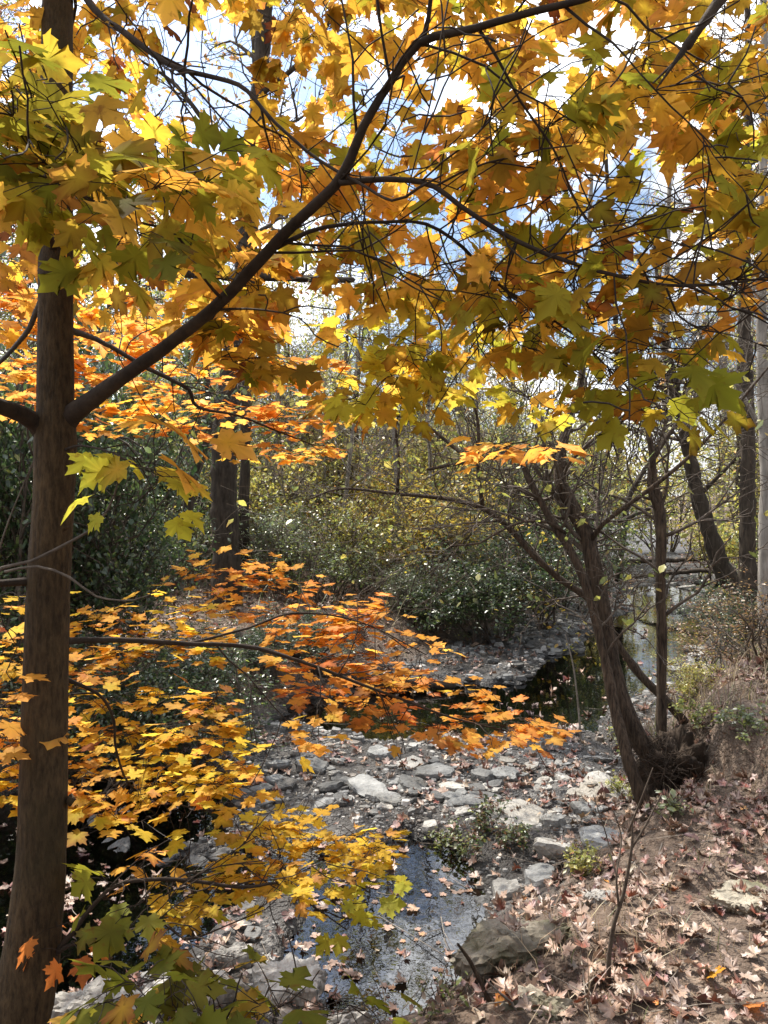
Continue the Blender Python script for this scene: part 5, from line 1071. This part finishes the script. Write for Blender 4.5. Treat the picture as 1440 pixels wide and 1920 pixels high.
tag(link('dry_grass', mesh_from('dry_grass', np.vstack(vs), [np.vstack(qs)], M_GRASS, np.vstack(cs))), 'straw coloured dry grass and stalks on the creek banks', 'grass', kind='stuff')
# stick litter
t = Tubes()
spts = scatter_pts(520, (-2, 5), (2.5, 9), lambda x, y: 0.25 + 0.75 * (1 - bedness(x, y)), rg)
for x, y in spts:
    a = rg.uniform(0, 6.28); L = rg.gamma(2, 0.06); d = np.array([math.cos(a), math.sin(a)]) * L
    P = np.array([[x - d[0], y - d[1], 0], [x + rg.normal(0, .01), y + rg.normal(0, .01), 0], [x + d[0], y + d[1], 0]]); P[:, 2] = np.maximum(ground_z(P[:, 0], P[:, 1]), 0.0) + np.abs(rg.normal(0.012, 0.012, 3)); t.add(P, [0.003, 0.0026, 0.0012], 4)
tag(link('twig_litter', t.mesh('twig_litter', M_GREYTWIG)), 'small dead twigs scattered over the banks', 'twig litter', kind='stuff')

def weed(px, py, w, n, size, pal, label, seed, h=0.12):
    p = ground_at(px, py); r = np.random.default_rng(seed); lines, tips = [], []
    root = empty('weed', (p[0], p[1], gz(p[0], p[1])), label, 'weed', 'small weeds by the creek')
    for k in range(16): 
        a = r.uniform(0, 6.28); q = r.uniform(0, w * 0.5 * p[1] / F_PX)
        grow((q * math.cos(a), q * math.sin(a) * 1.4, -0.01), (r.normal(0, 0.4), r.normal(0, 0.4), 1), h * r.uniform(0.6, 1.3), 0.0022, 1, r, lines, tips, 0.1, (3, 5))
    lf = leaf_cloud(tips, n, size, pal, r, 0.015, 0.2)
    return plant('weed', root, lines, lf, M_TWIG, M_THICKET, split=False)
P_WEED = [(3, G_MD, G_LT), (2, G_LT, G_LT), (1.5, G_SV, G_SV), (1, D_BR, D_TAN)]
P_WEEDR = [(3, G_MD, G_DK), (2, (0.16, 0.10, 0.05), (0.2, 0.1, 0.05)), (1, G_LT, G_LT)]
for i, (px, py, w, n, s, pal, lab) in enumerate([
    (905, 1560, 150, 500, 0.035, P_WEEDR, 'patch of reddish green weeds on the stone bar'), (850, 1592, 90, 330, 0.03, P_WEED, 'low green weed at the pool side of the stone bar'), (965, 1590, 70, 260, 0.032, P_WEEDR, 'leafy weed against the pale rounded slab'),
    (1090, 1630, 70, 240, 0.035, [(3, G_LT, G_YL), (1, G_YL, G_YL)], 'bright yellow green weed below the pale rounded slab'), (1165, 1490, 50, 160, 0.035, [(3, G_LT, G_YL)], 'yellow green seedling on the big smooth slab edge'), (1262, 1535, 30, 50, 0.045, [(3, G_LT, G_SV)], 'pale leaved seedling under the root mass'),
    (1325, 1365, 120, 420, 0.035, [(3, G_LT, G_YL), (2, G_MD, G_LT)], 'green weed patch on the bank behind the leaning pole'), (1400, 1380, 120, 400, 0.035, [(3, G_MD, G_LT), (2, G_SV, G_SV)], 'grey green weed patch on the upper bank'), (1170, 1405, 60, 200, 0.035, [(3, G_LT, G_YL), (1, G_MD, G_MD)], 'yellow green weed at the waterline beside the trunk'), (820, 1900, 90, 140, 0.03, [(2, G_MD, G_LT), (2, D_BR, D_TAN)], 'dull green weed on the crumbly pale ledge')]):
    weed(px, py, w, n, s, pal, lab, 800 + i)

def bare_sapling(base_px, pts_list, label, d, m=M_TWIG):
    p = ground_at(*base_px); root = empty('sapling', tuple(p), label, 'sapling'); t = Tubes()
    off = 0
    for k, pts in enumerate(pts_list):
        P, R = line_px(pts, 0.03)
        if k == 0: P = np.vstack([p - np.array([0, 0, 0.03]), P])
        if k == 0: R = np.r_[R[0] * 1.1, R]
        tt = Tubes(); tt.add(P, R, 6); link('stem' if k == 0 else 'branch', tt.mesh('stem', m), root, tuple(p))
    return root
ds = ground_at(1140, 1850)[1]
bare_sapling((1140, 1850), [[(1142, 1790, 9, ds), (1152, 1730, 8, ds), (1168, 1680, 7, ds), (1180, 1620, 6, ds), (1186, 1570, 5, ds), (1184, 1525, 2, ds)], [(1160, 1700, 5, ds), (1156, 1640, 4, ds), (1165, 1570, 3, ds + .1), (1150, 1520, 2, ds + .1)], [(1185, 1590, 4, ds), (1212, 1545, 4, ds), (1240, 1490, 2.5, ds)],
                            [(1178, 1560, 4, ds), (1200, 1505, 3.5, ds - .1), (1224, 1440, 2, ds - .1)], [(1155, 1640, 3, ds + .1), (1135, 1560, 2.5, ds + .2), (1112, 1490, 1.5, ds + .2)]], 'bare thin sapling standing in the leaf litter before the root mass', ds)
d2 = ground_at(900, 1880)[1]
bare_sapling((925, 1880), [[(905, 1850, 9, d2), (880, 1800, 8, d2), (858, 1770, 5, d2)]], 'dead stick leaning on the broad mossy ledge', d2, M_STRIPBARK)
d3 = ground_at(980, 1900)[1]
bare_sapling((985, 1915), [[(960, 1880, 5, d3), (935, 1860, 4, d3), (912, 1838, 3, d3)]], 'thin pale stick slanting before the broad mossy ledge', d3, M_GREYTWIG)
bare_sapling((1090, 1400), [[(1085, 1330, 4, 7.4), (1075, 1250, 3, 7.4), (1060, 1190, 2, 7.4)]], 'thin dry stalk rising from the waterline gravel', 7.4, M_GREYTWIG)
r_ = np.random.default_rng(5)
# the reddish dead twig that crosses before the maple trunk
bare_sapling((-70, 1500), [[(-60, 1300, 8, 1.86), (-20, 1090, 7, 1.86), (60, 1052, 7, 1.85), (120, 1022, 6, 1.84), (180, 985, 5, 1.83), (214, 930, 4, 1.82), (228, 868, 2, 1.82)], [(10, 1072, 6, 1.84), (70, 1062, 5, 1.82), (130, 1082, 5, 1.8), (180, 1118, 4, 1.78), (250, 1125, 3, 1.76), (300, 1105, 2, 1.75)], [(-20, 1090, 4, 1.86), (15, 980, 3, 1.85), (60, 870, 2, 1.85)]], 'thin reddish dead sapling crossing in front of the maple trunk', 1.85, M_TWIG)
print('objects', len(bpy.data.objects))
